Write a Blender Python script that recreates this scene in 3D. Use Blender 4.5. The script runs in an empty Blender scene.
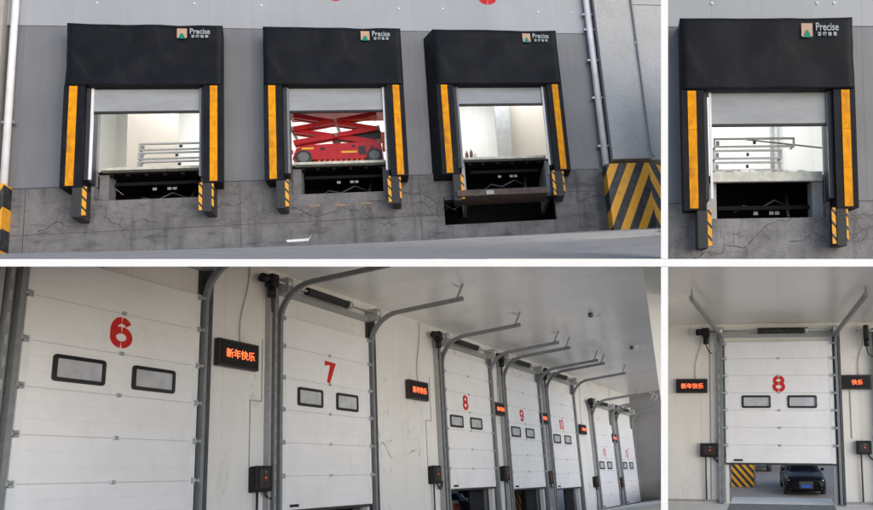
import bpy, bmesh, math, random
from mathutils import Matrix, Vector, noise
random.seed(7)
scene = bpy.context.scene
COL = scene.collection
PI = math.pi
CAM_H = 14.0
F = 760.0
# ------------------------------------------------------------------ poses of the four bays (camera axes: x right, y down, z forward)
POSE = {
 1: ([[0.9598940847755592, -0.24810360625196778, -0.13056778537472497], [-0.0673287926207606, 0.24808803455165404, -0.9663949300345733], [0.27215837245457347, 0.9364277482417241, 0.22143372061592567]], [-8.224630871282065, -0.4673377337403002, 19.465967586062714]),
 2: ([[0.9987127198436063, -0.04634454113962387, -0.020640094960215096], [-0.01813954518857557, 0.05375381692909925, -0.9983894450893922], [0.04736940070275133, 0.9974786401036031, 0.05284413320444187]], [2.0950549582912275, 0.8432553305237429, 15.120236263891648]),
 3: ([[0.20924369961947065, -0.9682288361747788, -0.13693062100637018], [0.25496139185697864, 0.18920610063220855, -0.9482593211489707], [0.9440401277657158, 0.1635052668362338, 0.2864511561940413]], [-7.617670350511179, 4.343883909844765, 12.99395659794723]),
 4: ([[0.9896418473548714, 0.14355014137107133, -0.00153976504149155], [-0.026306680708914378, 0.17079462239390372, -0.984955407879668], [-0.14112750445649067, 0.9747935955235186, 0.17280183335894886]], [3.2329936314726795, 5.5798409379585765, 21.02780200690396]),
}
C2W = Matrix(((1, 0, 0, 0), (0, 0, 1, 0), (0, -1, 0, CAM_H), (0, 0, 0, 1)))
def pose(k):
    R, t = POSE[k]
    m = Matrix.Identity(4)
    for i in range(3):
        for j in range(3):
            m[i][j] = R[i][j]
        m[i][3] = t[i]
    return C2W @ m
POSE_M = {k: pose(k) for k in POSE}
POSE_M[0] = C2W

# ------------------------------------------------------------------ materials
def _mat(name):
    m = bpy.data.materials.new(name)
    m.use_nodes = True
    nt = m.node_tree
    return m, nt, nt.nodes['Principled BSDF']
def N(nt, t, **kw):
    n = nt.nodes.new(t)
    for k, v in kw.items():
        setattr(n, k, v)
    return n
def mapping(nt, sc=(1, 1, 1), coord='Object', rot=(0, 0, 0)):
    tc = N(nt, 'ShaderNodeTexCoord')
    mp = N(nt, 'ShaderNodeMapping')
    mp.inputs['Scale'].default_value = sc
    mp.inputs['Rotation'].default_value = rot
    nt.links.new(tc.outputs[coord], mp.inputs['Vector'])
    return mp.outputs[0]
def noise_tex(nt, vec, scale, detail=4, rough=.6, dist=0):
    n = N(nt, 'ShaderNodeTexNoise')
    n.inputs['Scale'].default_value = scale
    n.inputs['Detail'].default_value = detail
    n.inputs['Roughness'].default_value = rough
    n.inputs['Distortion'].default_value = dist
    nt.links.new(vec, n.inputs['Vector'])
    return n.outputs['Fac']
def ramp(nt, fac, stops):
    r = N(nt, 'ShaderNodeValToRGB')
    el = r.color_ramp.elements
    while len(el) < len(stops):
        el.new(.5)
    for e, (p, c) in zip(el, stops):
        e.position = p
        e.color = (c, c, c, 1) if not isinstance(c, tuple) else (*c, 1)
    nt.links.new(fac, r.inputs['Fac'])
    return r.outputs['Color']
def mix(nt, fac, a, b, mode='MIX'):
    n = N(nt, 'ShaderNodeMix', data_type='RGBA', blend_type=mode)
    for idx, v in ((0, fac), (6, a), (7, b)):
        if isinstance(v, (int, float)):
            n.inputs[idx].default_value = v if idx == 0 else (v, v, v, 1)
        elif isinstance(v, tuple):
            n.inputs[idx].default_value = (*v, 1)
        else:
            nt.links.new(v, n.inputs[idx])
    return n.outputs[2]
def add_bump(nt, bsdf, h, strength=.3, dist=.02):
    b = N(nt, 'ShaderNodeBump')
    b.inputs['Strength'].default_value = strength
    b.inputs['Distance'].default_value = dist
    nt.links.new(h, b.inputs['Height'])
    nt.links.new(b.outputs[0], bsdf.inputs['Normal'])
def M(name, c, c2=None, rough=.6, scale=3, sq=(1, 1, 1), metal=0, bump=0, lo=.35, hi=.65, spec=.5, dirt=None, dirt_amt=.5):
    m, nt, b = _mat(name)
    c2 = c2 or tuple(v * .82 for v in c)
    v = mapping(nt, sq)
    f = noise_tex(nt, v, scale, 6)
    col = mix(nt, ramp(nt, f, [(lo, 0.), (hi, 1.)]), c2, c)
    if dirt:
        v2 = mapping(nt, (1.3, 1.3, .55))
        f2 = noise_tex(nt, v2, 2.3, 8, .7, .6)
        col = mix(nt, ramp(nt, f2, [(.52, 0.), (.75, dirt_amt)]), col, dirt)
    nt.links.new(col, b.inputs['Base Color'])
    b.inputs['Roughness'].default_value = rough
    b.inputs['Metallic'].default_value = metal
    b.inputs['Specular IOR Level'].default_value = spec
    if bump:
        add_bump(nt, b, noise_tex(nt, mapping(nt), 25, 5), bump, .01)
    return m
def emit(name, c, s):
    m, nt, b = _mat(name)
    b.inputs['Base Color'].default_value = (*[min(1, v) * .5 for v in c], 1)
    b.inputs['Emission Color'].default_value = (*c, 1)
    b.inputs['Emission Strength'].default_value = s
    return m
def stripes_mat(name, period=.42, ang=1, width=.5, scale_dirt=6, axis='X'):
    """diagonal yellow and black paint stripes, scuffed"""
    m, nt, b = _mat(name)
    tc = N(nt, 'ShaderNodeTexCoord')
    sep = N(nt, 'ShaderNodeSeparateXYZ')
    nt.links.new(tc.outputs['Object'], sep.inputs[0])
    m1 = N(nt, 'ShaderNodeMath', operation='MULTIPLY'); m1.inputs[1].default_value = ang
    nt.links.new(sep.outputs['Z'], m1.inputs[0])
    m2 = N(nt, 'ShaderNodeMath', operation='ADD')
    nt.links.new(sep.outputs[axis], m2.inputs[0]); nt.links.new(m1.outputs[0], m2.inputs[1])
    m3 = N(nt, 'ShaderNodeMath', operation='DIVIDE'); m3.inputs[1].default_value = period
    nt.links.new(m2.outputs[0], m3.inputs[0])
    m4 = N(nt, 'ShaderNodeMath', operation='FRACT'); nt.links.new(m3.outputs[0], m4.inputs[0])
    m5 = N(nt, 'ShaderNodeMath', operation='GREATER_THAN'); m5.inputs[1].default_value = width
    nt.links.new(m4.outputs[0], m5.inputs[0])
    f = noise_tex(nt, mapping(nt), scale_dirt, 8, .7)
    yel = mix(nt, ramp(nt, f, [(.48, 0.), (.8, 1.)]), (.8, .36, .015), (.4, .25, .08))
    blk = mix(nt, ramp(nt, f, [(.45, 0.), (.7, 1.)]), (.018, .02, .024), (.07, .07, .07))
    nt.links.new(mix(nt, m5.outputs[0], blk, yel), b.inputs['Base Color'])
    b.inputs['Roughness'].default_value = .6
    add_bump(nt, b, f, .2, .01)
    return m
def concrete(name, c=(.135, .13, .137), dark=(.018, .017, .019), amount=.8, crack=.3, rough=.85, light=(.215, .21, .22)):
    m, nt, b = _mat(name)
    f1 = noise_tex(nt, mapping(nt), 1.1, 8, .65, .4)
    f2 = noise_tex(nt, mapping(nt), 14, 6, .7)
    f3 = noise_tex(nt, mapping(nt, (3.2, 3.2, .45)), 1.5, 4, .55, .4)     # runs of dirty water
    f4 = noise_tex(nt, mapping(nt, (.7, .7, 2.2)), 1.9, 8, .68, .5)
    col = mix(nt, ramp(nt, f1, [(.35, 0.), (.7, 1.)]), c, light)
    col = mix(nt, ramp(nt, f2, [(.3, .35), (.7, 0.)]), col, tuple(v * .5 for v in c))
    col = mix(nt, ramp(nt, f3, [(.5, 0.), (.8, amount * .7)]), col, dark)
    col = mix(nt, ramp(nt, f4, [(.52, 0.), (.72, amount * .8)]), col, dark)
    if crack:
        v = mapping(nt, (.8, .8, 1.5))
        nz = N(nt, 'ShaderNodeTexNoise'); nz.inputs['Scale'].default_value = 3.5; nz.inputs['Detail'].default_value = 6
        nt.links.new(v, nz.inputs['Vector'])
        add = N(nt, 'ShaderNodeVectorMath', operation='MULTIPLY_ADD')
        add.inputs[1].default_value = (.55, .55, .55)
        nt.links.new(nz.outputs['Color'], add.inputs[0]); nt.links.new(v, add.inputs[2])
        vo = N(nt, 'ShaderNodeTexVoronoi', feature='DISTANCE_TO_EDGE'); vo.inputs['Scale'].default_value = .75
        nt.links.new(add.outputs[0], vo.inputs['Vector'])
        cr = ramp(nt, vo.outputs['Distance'], [(.003, 1.), (.012, 0.)])
        mask = ramp(nt, noise_tex(nt, mapping(nt), .9, 2), [(.45, 0.), (.55, crack)])
        cm = mix(nt, 1., cr, mask, 'MULTIPLY')
        col = mix(nt, cm, col, (.012, .012, .012))
    nt.links.new(col, b.inputs['Base Color'])
    b.inputs['Roughness'].default_value = rough
    add_bump(nt, b, f2, .35, .015)
    return m
def panel_wall_mat(name, c, c2, period=1.02, rough=.45, streak=.12, seam=.35, rib=0, spec=.5, smudge=None):
    """flat metal sandwich panels: tight vertical joints, faint runs and a slightly different tone per panel"""
    m, nt, b = _mat(name)
    tc = N(nt, 'ShaderNodeTexCoord')
    sep = N(nt, 'ShaderNodeSeparateXYZ'); nt.links.new(tc.outputs['Object'], sep.inputs[0])
    dv = N(nt, 'ShaderNodeMath', operation='DIVIDE'); dv.inputs[1].default_value = period
    nt.links.new(sep.outputs['X'], dv.inputs[0])
    fr = N(nt, 'ShaderNodeMath', operation='FRACT'); nt.links.new(dv.outputs[0], fr.inputs[0])
    fl = N(nt, 'ShaderNodeMath', operation='FLOOR'); nt.links.new(dv.outputs[0], fl.inputs[0])
    wn = N(nt, 'ShaderNodeTexWhiteNoise', noise_dimensions='1D'); nt.links.new(fl.outputs[0], wn.inputs['W'])
    f1 = noise_tex(nt, mapping(nt, (2.2, 2.2, .16)), 2.2, 5, .6)
    f2 = noise_tex(nt, mapping(nt), .45, 3)
    col = mix(nt, ramp(nt, f2, [(.3, 0.), (.7, 1.)]), c2, c)
    col = mix(nt, ramp(nt, f1, [(.3, streak * 2), (.6, 0.)]), col, tuple(v * .6 for v in c))
    col = mix(nt, ramp(nt, wn.outputs['Value'], [(0., 0.), (1., .22)]), col, tuple(v * .72 for v in c))
    if smudge:
        f5 = noise_tex(nt, mapping(nt, (1.4, 1, 1)), 1.25, 8, .72, 1.5)
        f6 = noise_tex(nt, mapping(nt), .35, 1)
        sm = mix(nt, 1., ramp(nt, f5, [(.56, 0.), (.66, .75)]), ramp(nt, f6, [(.45, 0.), (.6, 1.)]), 'MULTIPLY')
        col = mix(nt, sm, col, smudge)
    line = ramp(nt, fr.outputs[0], [(0., 1.), (.016, 0.)])
    col = mix(nt, mix(nt, 1., line, seam, 'MULTIPLY'), col, tuple(v * .3 for v in c))
    nt.links.new(col, b.inputs['Base Color'])
    b.inputs['Roughness'].default_value = rough
    b.inputs['Specular IOR Level'].default_value = spec
    big = noise_tex(nt, mapping(nt, (1, 1, .4)), 1.3, 2)
    add_bump(nt, b, mix(nt, .25, big, line, 'SUBTRACT'), .12, .05)
    return m

MT = {}
MT['white_paint'] = M('white_paint', (.93, .93, .93), (.89, .89, .89), rough=.7, scale=2)
MT['wall_lower'] = panel_wall_mat('wall_lower', (.2, .205, .222), (.15, .152, .165), streak=.2)
MT['wall_upper'] = panel_wall_mat('wall_upper', (.37, .385, .42), (.32, .335, .365), streak=.06, seam=.15)
MT['conc'] = concrete('conc')
MT['conc_side'] = concrete('conc_side', (.4, .4, .41), (.27, .27, .28), .25, 0, light=(.46, .46, .47))
MT['conc_beige'] = concrete('conc_beige', (.36, .34, .32), (.2, .18, .17), .4, 0, light=(.45, .43, .41))
MT['yard'] = concrete('yard', (.4, .365, .34), (.2, .185, .175), .5, .5, light=(.47, .435, .405))
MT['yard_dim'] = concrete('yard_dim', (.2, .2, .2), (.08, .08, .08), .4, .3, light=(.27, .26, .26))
MT['fabric'] = M('fabric', (.0065, .0075, .0115), (.0045, .0053, .008), rough=.6, scale=2.2, bump=.15, spec=.2, dirt=(.028, .028, .031), dirt_amt=.5)
MT['rubber'] = M('rubber', (.012, .013, .017), (.03, .03, .032), rough=.7, scale=9, lo=.55, hi=.8, bump=.3)
MT['flap'] = M('flap', (.03, .032, .038), (.02, .022, .027), rough=.55, scale=2)
MT['orange'] = M('orange', (.82, .34, .004), (.66, .25, .006), rough=.6, scale=5, spec=.15, dirt=(.13, .08, .04), dirt_amt=.75)
MT['leaf_grey'] = M('leaf_grey', (.33, .345, .365), (.27, .28, .30), rough=.4, scale=1.2, sq=(1, 1, 3))
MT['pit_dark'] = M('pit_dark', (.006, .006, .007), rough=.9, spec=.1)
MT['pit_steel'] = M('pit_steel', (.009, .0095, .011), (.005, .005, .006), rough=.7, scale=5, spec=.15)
MT['rust'] = M('rust', (.11, .075, .06), (.05, .04, .04), rough=.75, scale=7, bump=.3)
MT['lip'] = M('lip', (.62, .62, .56), (.45, .45, .4), rough=.6, scale=5, dirt=(.2, .19, .17))
MT['galv'] = M('galv', (.5, .52, .55), (.34, .35, .37), rough=.4, scale=18, metal=.6)
MT['galv_dull'] = M('galv_dull', (.34, .355, .37), (.28, .29, .305), rough=.5, scale=14, metal=.1)
MT['steel_dark'] = M('steel_dark', (.085, .095, .11), (.05, .055, .065), rough=.45, scale=8, metal=.3)
MT['steel_mid'] = M('steel_mid', (.21, .225, .24), (.17, .18, .195), rough=.4, scale=9, metal=.1)
MT['pipe_white'] = M('pipe_white', (.82, .81, .85), (.72, .71, .75), rough=.4, scale=3, dirt=(.3, .28, .26))
MT['black_box'] = M('black_box', (.008, .008, .009), (.014, .014, .015), rough=.5, scale=10, spec=.25)
MT['led_box'] = M('led_box', (.028, .012, .014), (.02, .01, .012), rough=.4, scale=10)
MT['led'] = emit('led', (1., .13, .04), 2.0)
MT['amber'] = emit('amber', (1., .16, .02), .12)
MT['hazard_r'] = stripes_mat('hazard_r', .5, -.48)
MT['hazard_l'] = stripes_mat('hazard_l', .5, .48)
MT['hazard_thin'] = stripes_mat('hazard_thin', .2, .8, .28, 9, axis='X')
MT['hazard_small'] = stripes_mat('hazard_small', .34, .9)
MT['red_paint'] = M('red_paint', (.9, .035, .03), (.78, .05, .045), rough=.6, scale=12)
MT['lift_red'] = M('lift_red', (.5, .01, .016), (.36, .008, .013), rough=.35, scale=4)
MT['lift_orange'] = M('lift_orange', (.75, .09, .02), rough=.45)
MT['lift_yellow'] = M('lift_yellow', (.8, .42, .03), rough=.5)
MT['lift_black'] = M('lift_black', (.02, .02, .022), rough=.5)
MT['tyre'] = M('tyre', (.03, .03, .032), (.06, .06, .06), rough=.85, scale=9)
MT['hub'] = M('hub', (.14, .14, .15), rough=.6)
MT['room_wall'] = panel_wall_mat('room_wall', (.86, .86, .84), (.8, .8, .78), period=2.1, streak=.05, seam=.12)
MT['room_wall2'] = panel_wall_mat('room_wall2', (.66, .61, .53), (.6, .56, .5), period=2.4, streak=.05, seam=.12)
MT['room_floor'] = M('room_floor', (.62, .63, .56), rough=.5)
MT['frame_white'] = M('frame_white', (.5, .52, .52), (.4, .42, .42), rough=.5, scale=6)
MT['frame_steel'] = M('frame_steel', (.42, .43, .43), (.33, .34, .34), rough=.5, scale=6, metal=.2)
MT['hall_wall'] = panel_wall_mat('hall_wall', (.74, .745, .755), (.67, .675, .685), period=1.0, rough=.42, streak=.07, seam=.3, smudge=(.3, .28, .26))
MT['hall_end'] = panel_wall_mat('hall_end', (.24, .24, .245), (.21, .21, .215), period=1.0, rough=.5, streak=.05, seam=.2)
MT['hall_ceiling'] = panel_wall_mat('hall_ceiling', (.9, .9, .9), (.84, .84, .84), period=1.15, rough=.24, streak=.06, seam=.45, spec=.6)
MT['hall_floor'] = concrete('hall_floor', (.68, .68, .67), (.35, .35, .35), .25, 0, light=(.75, .75, .74))
MT['beige_pier'] = M('beige_pier', (.92, .92, .91), (.88, .88, .87), rough=.6, scale=1.2)
MT['door_white'] = M('door_white', (.74, .75, .79), (.69, .7, .74), rough=.36, scale=.9, sq=(1, 1, 2.2), dirt=(.5, .49, .48), dirt_amt=.3, bump=.08)
MT['seam'] = M('seam', (.45, .46, .49), rough=.6)
MT['win_frame'] = M('win_frame', (.014, .014, .016), rough=.35)
MT['win_pane'] = M('win_pane', (.5, .52, .57), (.33, .34, .38), rough=.18, scale=3.5, sq=(1, 1, .7), lo=.3, hi=.7)
MT['alu'] = M('alu', (.68, .7, .73), (.55, .57, .6), rough=.35, scale=20, metal=.3)
MT['cable'] = M('cable', (.025, .025, .028), rough=.6)
MT['conduit'] = M('conduit', (.33, .33, .33), rough=.6)
MT['car_black'] = M('car_black', (.005, .005, .006), (.004, .004, .005), rough=.3, scale=3, spec=.14)
MT['car_glass'] = M('car_glass', (.02, .022, .028), rough=.08)
MT['car_lamp'] = M('car_lamp', (.75, .75, .72), rough=.15)
MT['chrome'] = M('chrome', (.35, .35, .37), rough=.2, metal=.8)
MT['plate_blue'] = M('plate_blue', (.03, .1, .5), rough=.4)
MT['van_white'] = M('van_white', (.8, .81, .83), rough=.35)
MT['lamp_red'] = M('lamp_red', (.5, .02, .03), rough=.3)
MT['tarp_blue'] = M('tarp_blue', (.12, .33, .6), (.4, .55, .7), rough=.35, scale=4)
MT['logo_pink'] = M('logo_pink', (.5, .3, .21), (.4, .32, .24), rough=.6, scale=6)
MT['logo_green'] = M('logo_green', (.0, .2, .14), rough=.6)
MT['logo_white'] = M('logo_white', (.8, .82, .84), rough=.6)
MT['logo_ink'] = M('logo_ink', (.42, .47, .5), rough=.6)
MT['scrap'] = M('scrap', (.75, .76, .78), rough=.6)
MT['foam'] = M('foam', (.82, .82, .8), rough=.9)
MT['old_yellow'] = M('old_yellow', (.34, .22, .07), (.18, .16, .15), rough=.8, scale=12)
MT['bottle'] = M('bottle', (.16, .07, .04), rough=.4)
MT['leveller_plate'] = M('leveller_plate', (.2, .195, .19), (.1, .1, .1), rough=.6, scale=9)

# ------------------------------------------------------------------ mesh builder
class MB:
    def __init__(self):
        self.bm = bmesh.new()
    def box(self, x0, x1, y0, y1, z0, z1, bev=0, seg=2, mtx=None):
        r = bmesh.ops.create_cube(self.bm, size=1)
        vs = r['verts']
        for v in vs:
            v.co = Vector(((x0 + x1) / 2 + v.co.x * (x1 - x0), (y0 + y1) / 2 + v.co.y * (y1 - y0), (z0 + z1) / 2 + v.co.z * (z1 - z0)))
        if mtx is not None:
            bmesh.ops.transform(self.bm, matrix=mtx, verts=vs)
        if bev:
            es = list({e for v in vs for e in v.link_edges})
            bmesh.ops.bevel(self.bm, geom=es, offset=bev, segments=seg, profile=.5, affect='EDGES')
        return self
    def cyl(self, p0, p1, r, n=12, r2=None):
        p0, p1 = Vector(p0), Vector(p1)
        d = p1 - p0
        q = d.to_track_quat('Z', 'Y').to_matrix().to_4x4()
        m = Matrix.Translation((p0 + p1) / 2) @ q
        res = bmesh.ops.create_cone(self.bm, cap_ends=True, segments=n, radius1=r, radius2=r if r2 is None else r2, depth=d.length, matrix=m)
        for f in {f for v in res['verts'] for f in v.link_faces}:
            if len(f.verts) == 4:
                f.smooth = True
        return self
    def sweep(self, pts, prof, up=Vector((1, 0, 0)), closed=True):
        """closed profile (list of 2D) carried along pts; first profile axis = up vector"""
        pts = [Vector(p) for p in pts]
        rings = []
        for i, p in enumerate(pts):
            a = pts[max(0, i - 1)]; b = pts[min(len(pts) - 1, i + 1)]
            t = (b - a).normalized()
            u = (up - t * up.dot(t))
            if u.length < 1e-4:
                u = Vector((0, 0, 1)) - t * t.z
            u.normalize()
            w = t.cross(u)
            rings.append([self.bm.verts.new(p + u * x + w * y) for x, y in prof])
        n = len(prof)
        for a, b in zip(rings[:-1], rings[1:]):
            for i in range(n):
                self.bm.faces.new((a[i], a[(i + 1) % n], b[(i + 1) % n], b[i]))
        self.bm.faces.new(list(reversed(rings[0])))
        self.bm.faces.new(rings[-1])
        return self
    def tube(self, pts, r, n=8):
        prof = [(r * math.cos(2 * PI * i / n), r * math.sin(2 * PI * i / n)) for i in range(n)]
        k = len(self.bm.faces)
        self.sweep(pts, prof)
        self.bm.faces.ensure_lookup_table()
        for f in self.bm.faces[k:]:
            if len(f.verts) == 4:
                f.smooth = True
        return self
    def bar(self, p0, p1, w, h, up=Vector((0, 1, 0))):
        return self.sweep([p0, p1], [(-w / 2, -h / 2), (w / 2, -h / 2), (w / 2, h / 2), (-w / 2, h / 2)], up=up)
    def prism(self, poly, d0, d1, axis='y'):
        f = {'y': lambda a, b, d: (a, d, b), 'x': lambda a, b, d: (d, a, b), 'z': lambda a, b, d: (a, b, d)}[axis]
        A = [self.bm.verts.new(f(a, b, d0)) for a, b in poly]
        Bv = [self.bm.verts.new(f(a, b, d1)) for a, b in poly]
        n = len(poly)
        self.bm.faces.new(A)
        self.bm.faces.new(list(reversed(Bv)))
        for i in range(n):
            self.bm.faces.new((A[i], Bv[i], Bv[(i + 1) % n], A[(i + 1) % n]))
        return self
    def loft(self, rings, smooth=True):
        R = [[self.bm.verts.new(p) for p in r] for r in rings]
        n = len(R[0])
        for a, b in zip(R[:-1], R[1:]):
            for i in range(n):
                f = self.bm.faces.new((a[i], a[(i + 1) % n], b[(i + 1) % n], b[i]))
                f.smooth = smooth
        self.bm.faces.new(list(reversed(R[0])))
        self.bm.faces.new(R[-1])
        return self
    def build(self, name, mat, parent=None, bay=None, loc=(0, 0, 0), label=None):
        bmesh.ops.recalc_face_normals(self.bm, faces=self.bm.faces)
        me = bpy.data.meshes.new(name)
        self.bm.to_mesh(me)
        self.bm.free()
        me.materials.append(MT[mat] if isinstance(mat, str) else mat)
        return link(name, me, parent, bay, loc, label)
def link(name, me, parent=None, bay=None, loc=(0, 0, 0), label=None):
    o = bpy.data.objects.new(name, me)
    COL.objects.link(o)
    if parent is not None:
        o.parent = parent
        o.location = loc
    elif bay is not None:
        o.matrix_world = POSE_M[bay] @ Matrix.Translation(loc)
    if label:
        o['label'] = label
    return o
def tag(o, label=None, cat=None, group=None, kind=None):
    for k, v in (('label', label), ('category', cat), ('group', group), ('kind', kind)):
        if v:
            o[k] = v
    return o
def thing(name, bay, loc, label, cat, group=None, rz=0):
    o = bpy.data.objects.new(name, None)
    COL.objects.link(o)
    o.matrix_world = POSE_M[bay] @ Matrix.Translation(loc) @ Matrix.Rotation(rz, 4, 'Z')
    o.empty_display_size = .2
    return tag(o, label, cat, group)
def box(name, mat, parent, *b, bev=0, label=None):
    return MB().box(*b, bev=bev).build(name, mat, parent, label=label)
def copy_tree(o, parent=None, mw=None):
    c = o.copy(); COL.objects.link(c)
    c.parent = parent
    if mw is not None:
        c.matrix_world = mw
    for ch in list(o.children):
        copy_tree(ch, c)
    return c
def text_mesh(body, size, depth=.006, bold=0., shear=0, align='CENTER', sx=1.):
    cu = bpy.data.curves.new('lettering', 'FONT')
    cu.body = body; cu.size = size; cu.extrude = depth; cu.offset = bold; cu.shear = shear
    cu.align_x = align; cu.align_y = 'CENTER'
    cu.resolution_u = 3
    ob = bpy.data.objects.new('lettering', cu)
    COL.objects.link(ob)
    bpy.context.view_layer.update()
    dg = bpy.context.evaluated_depsgraph_get()
    me = bpy.data.meshes.new_from_object(ob.evaluated_get(dg))
    bpy.data.objects.remove(ob)
    # lettering stands in the x-z plane and reads from -y
    me.transform(Matrix.Rotation(PI / 2, 4, 'X') @ Matrix.Diagonal((sx, 1, 1, 1)))
    return me
def lettering(name, body, size, mat, parent, loc, **kw):
    me = text_mesh(body, size, **kw)
    me.materials.clear(); me.materials.append(MT[mat])
    return link(name, me, parent, None, loc)

def _arc(cx, cz, rx, rz, a0, a1, n=16):
    return [(cx + rx * math.cos(math.radians(a0 + (a1 - a0) * i / n)), cz + rz * math.sin(math.radians(a0 + (a1 - a0) * i / n))) for i in range(n + 1)]
def digits(name, txt, h, mat, parent, loc, d=.003):
    """stencilled numerals drawn with a broad stroke; stencil bridges are left open"""
    rx, w = .185, .14
    G = {'0': [_arc(0, 0, rx, .25, 97, 263), _arc(0, 0, rx, .25, -83, 83)],
         '1': [[(-.1, .17), (.03, .25), (.03, -.3)]],
         '2': [_arc(0, .1, rx, .15, 165, -30) + [(-.17, -.25), (.2, -.25)]],
         '5': [[(.17, .25), (-.13, .25), (-.14, .03)] + _arc(0, -.08, rx, .17, 120, -150)],
         '6': [_arc(0, .03, rx, .22, 35, 88, 8), _arc(0, .03, rx, .22, 93, 180, 10) + _arc(0, -.1, rx, .15, 180, 267, 10), _arc(0, -.1, rx, .15, 273, 447, 14), _arc(0, -.1, rx, .15, 93, 150, 6)],
         '7': [[(-.2, .25), (.18, .25), (-.04, -.3)]],
         '8': [_arc(0, .13, rx * .88, .125, -86, 86), _arc(0, .13, rx * .88, .125, 94, 266), _arc(0, -.12, rx, .145, -86, 86), _arc(0, -.12, rx, .145, 94, 266)],
         '9': [_arc(0, -.03, rx, .22, 215, 265, 8), _arc(0, -.03, rx, .22, 277, 360, 10) + _arc(0, .1, rx, .15, 0, 82, 10), _arc(0, .1, rx, .15, 98, 260, 14), _arc(0, .1, rx, .15, 280, 330, 6)]}
    mb = MB()
    k = h / .6
    n = len(txt)
    for i, c in enumerate(txt):
        ox = (i - (n - 1) / 2) * .5
        sx = .82 if n > 1 else 1.
        w = .105 if n > 1 else .14
        for q, st in enumerate(G[c]):
            pts = [Vector(((x * sx + ox * .8) * k, -.0008 * q, z * k)) for x, z in st]
            # flat ribbon
            L, R = [], []
            for j, p in enumerate(pts):
                a = pts[max(0, j - 1)]; b_ = pts[min(len(pts) - 1, j + 1)]
                t = (b_ - a).normalized()
                nn = Vector((-t.z, 0, t.x))
                # mitre
                if 0 < j < len(pts) - 1:
                    t1 = (p - a).normalized()
                    m_ = 1 / max(.5, nn.dot(Vector((-t1.z, 0, t1.x))))
                else:
                    m_ = 1
                L.append(mb.bm.verts.new(p + nn * w / 2 * k * m_)); R.append(mb.bm.verts.new(p - nn * w / 2 * k * m_))
            for j in range(len(pts) - 1):
                mb.bm.faces.new((L[j], L[j + 1], R[j + 1], R[j]))
    bmesh.ops.solidify(mb.bm, geom=mb.bm.faces[:], thickness=d)
    return mb.build(name, mat, parent, loc=loc)

# ------------------------------------------------------------------ camera
cam = bpy.data.cameras.new('camera')
co = bpy.data.objects.new('camera', cam)
COL.objects.link(co)
co.location = (0, 0, CAM_H)
co.rotation_euler = (PI / 2, 0, 0)
cam.sensor_width = 36
cam.sensor_fit = 'HORIZONTAL'
cam.lens = 36 * F / 873
cam.shift_x = -(664 - 436.5) / 873
cam.shift_y = (262 - 255) / 873
cam.clip_start = .1; cam.clip_end = 500
scene.camera = co

# ------------------------------------------------------------------ white cross standing for the gutters between the four views
def cross():
    x0, x1 = -.0296, .0395
    z0, z1 = CAM_H - .0444, CAM_H + .0296
    o = MB().box(x0, x1, 7.5, 8.2, 0, z0 - .003).box(x0, x1, 7.5, 8.2, z1 + .003, CAM_H + 3.0).build('partition_gutter', 'white_paint')
    tag(o, 'thin white upright partition wall between the left and right bays', 'partition')
    o = MB().box(-9, 5, 7.5, 8.2, z0, z1).build('gutter_slab', 'white_paint')
    tag(o, kind='structure', label='thin white level gutter strip between the upper and lower bays')
cross()
g = MB().box(-150, 150, -150, 200, -.3, 0).build('ground', 'yard')
tag(g, kind='structure')

# ================================================================== loading docks (bays 1 and 2)
ZL = 1.79      # top of the concrete
ZD = 2.27      # dock floor
def sheet_fabric(x0, x1, z0, z1, y0, y1, bl=0., br=0.):
    """the stretched black head curtain: a box with a softly wrinkled front and rounded edges"""
    mb = MB()
    nx, nz = 44, 22
    grid = []
    for i in range(nx + 1):
        row = []
        for j in range(nz + 1):
            u, v = i / nx, j / nz
            x = x0 + (x1 - x0) * u; z = z0 + (z1 - z0) * v
            e = min(u * (x1 - x0), (1 - u) * (x1 - x0), (1 - v) * (z1 - z0), .07) / .07
            y = y0 + .05 * (1 - e) ** 2
            y += .03 * noise.noise(Vector((x * 1.3 + z, z * 2.0 - x * .6, y0 + br * 30))) + .02 * math.sin(PI * v) - .006 * math.sin(PI * u * 5 + z)
            y += .055 * max(0, noise.noise(Vector((x * .9 + z * 1.3, z * .8 - x * .5, 3 + x0)))) * math.sin(PI * v)
            z += -.012 * math.sin(PI * u) * v - .008 * noise.noise(Vector((x * 2, 0, z0)))
            row.append(mb.bm.verts.new((x, y, z)))
        grid.append(row)
    for i in range(nx):
        for j in range(nz):
            f = mb.bm.faces.new((grid[i][j], grid[i + 1][j], grid[i + 1][j + 1], grid[i][j + 1])); f.smooth = True
    # sides back to the wall
    loop = [grid[i][0] for i in range(nx + 1)] + [grid[nx][j] for j in range(1, nz + 1)] + [grid[i][nz] for i in range(nx - 1, -1, -1)] + [grid[0][j] for j in range(nz - 1, 0, -1)]
    back = [mb.bm.verts.new((v.co.x + (bl * (v.co.x < -1.6) + br * (v.co.x > 1.6)), y1, v.co.z)) for v in loop]
    n = len(loop)
    for i in range(n):
        mb.bm.faces.new((loop[i], loop[(i + 1) % n], back[(i + 1) % n], back[i]))
    mb.bm.faces.new(back)
    return mb
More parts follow.
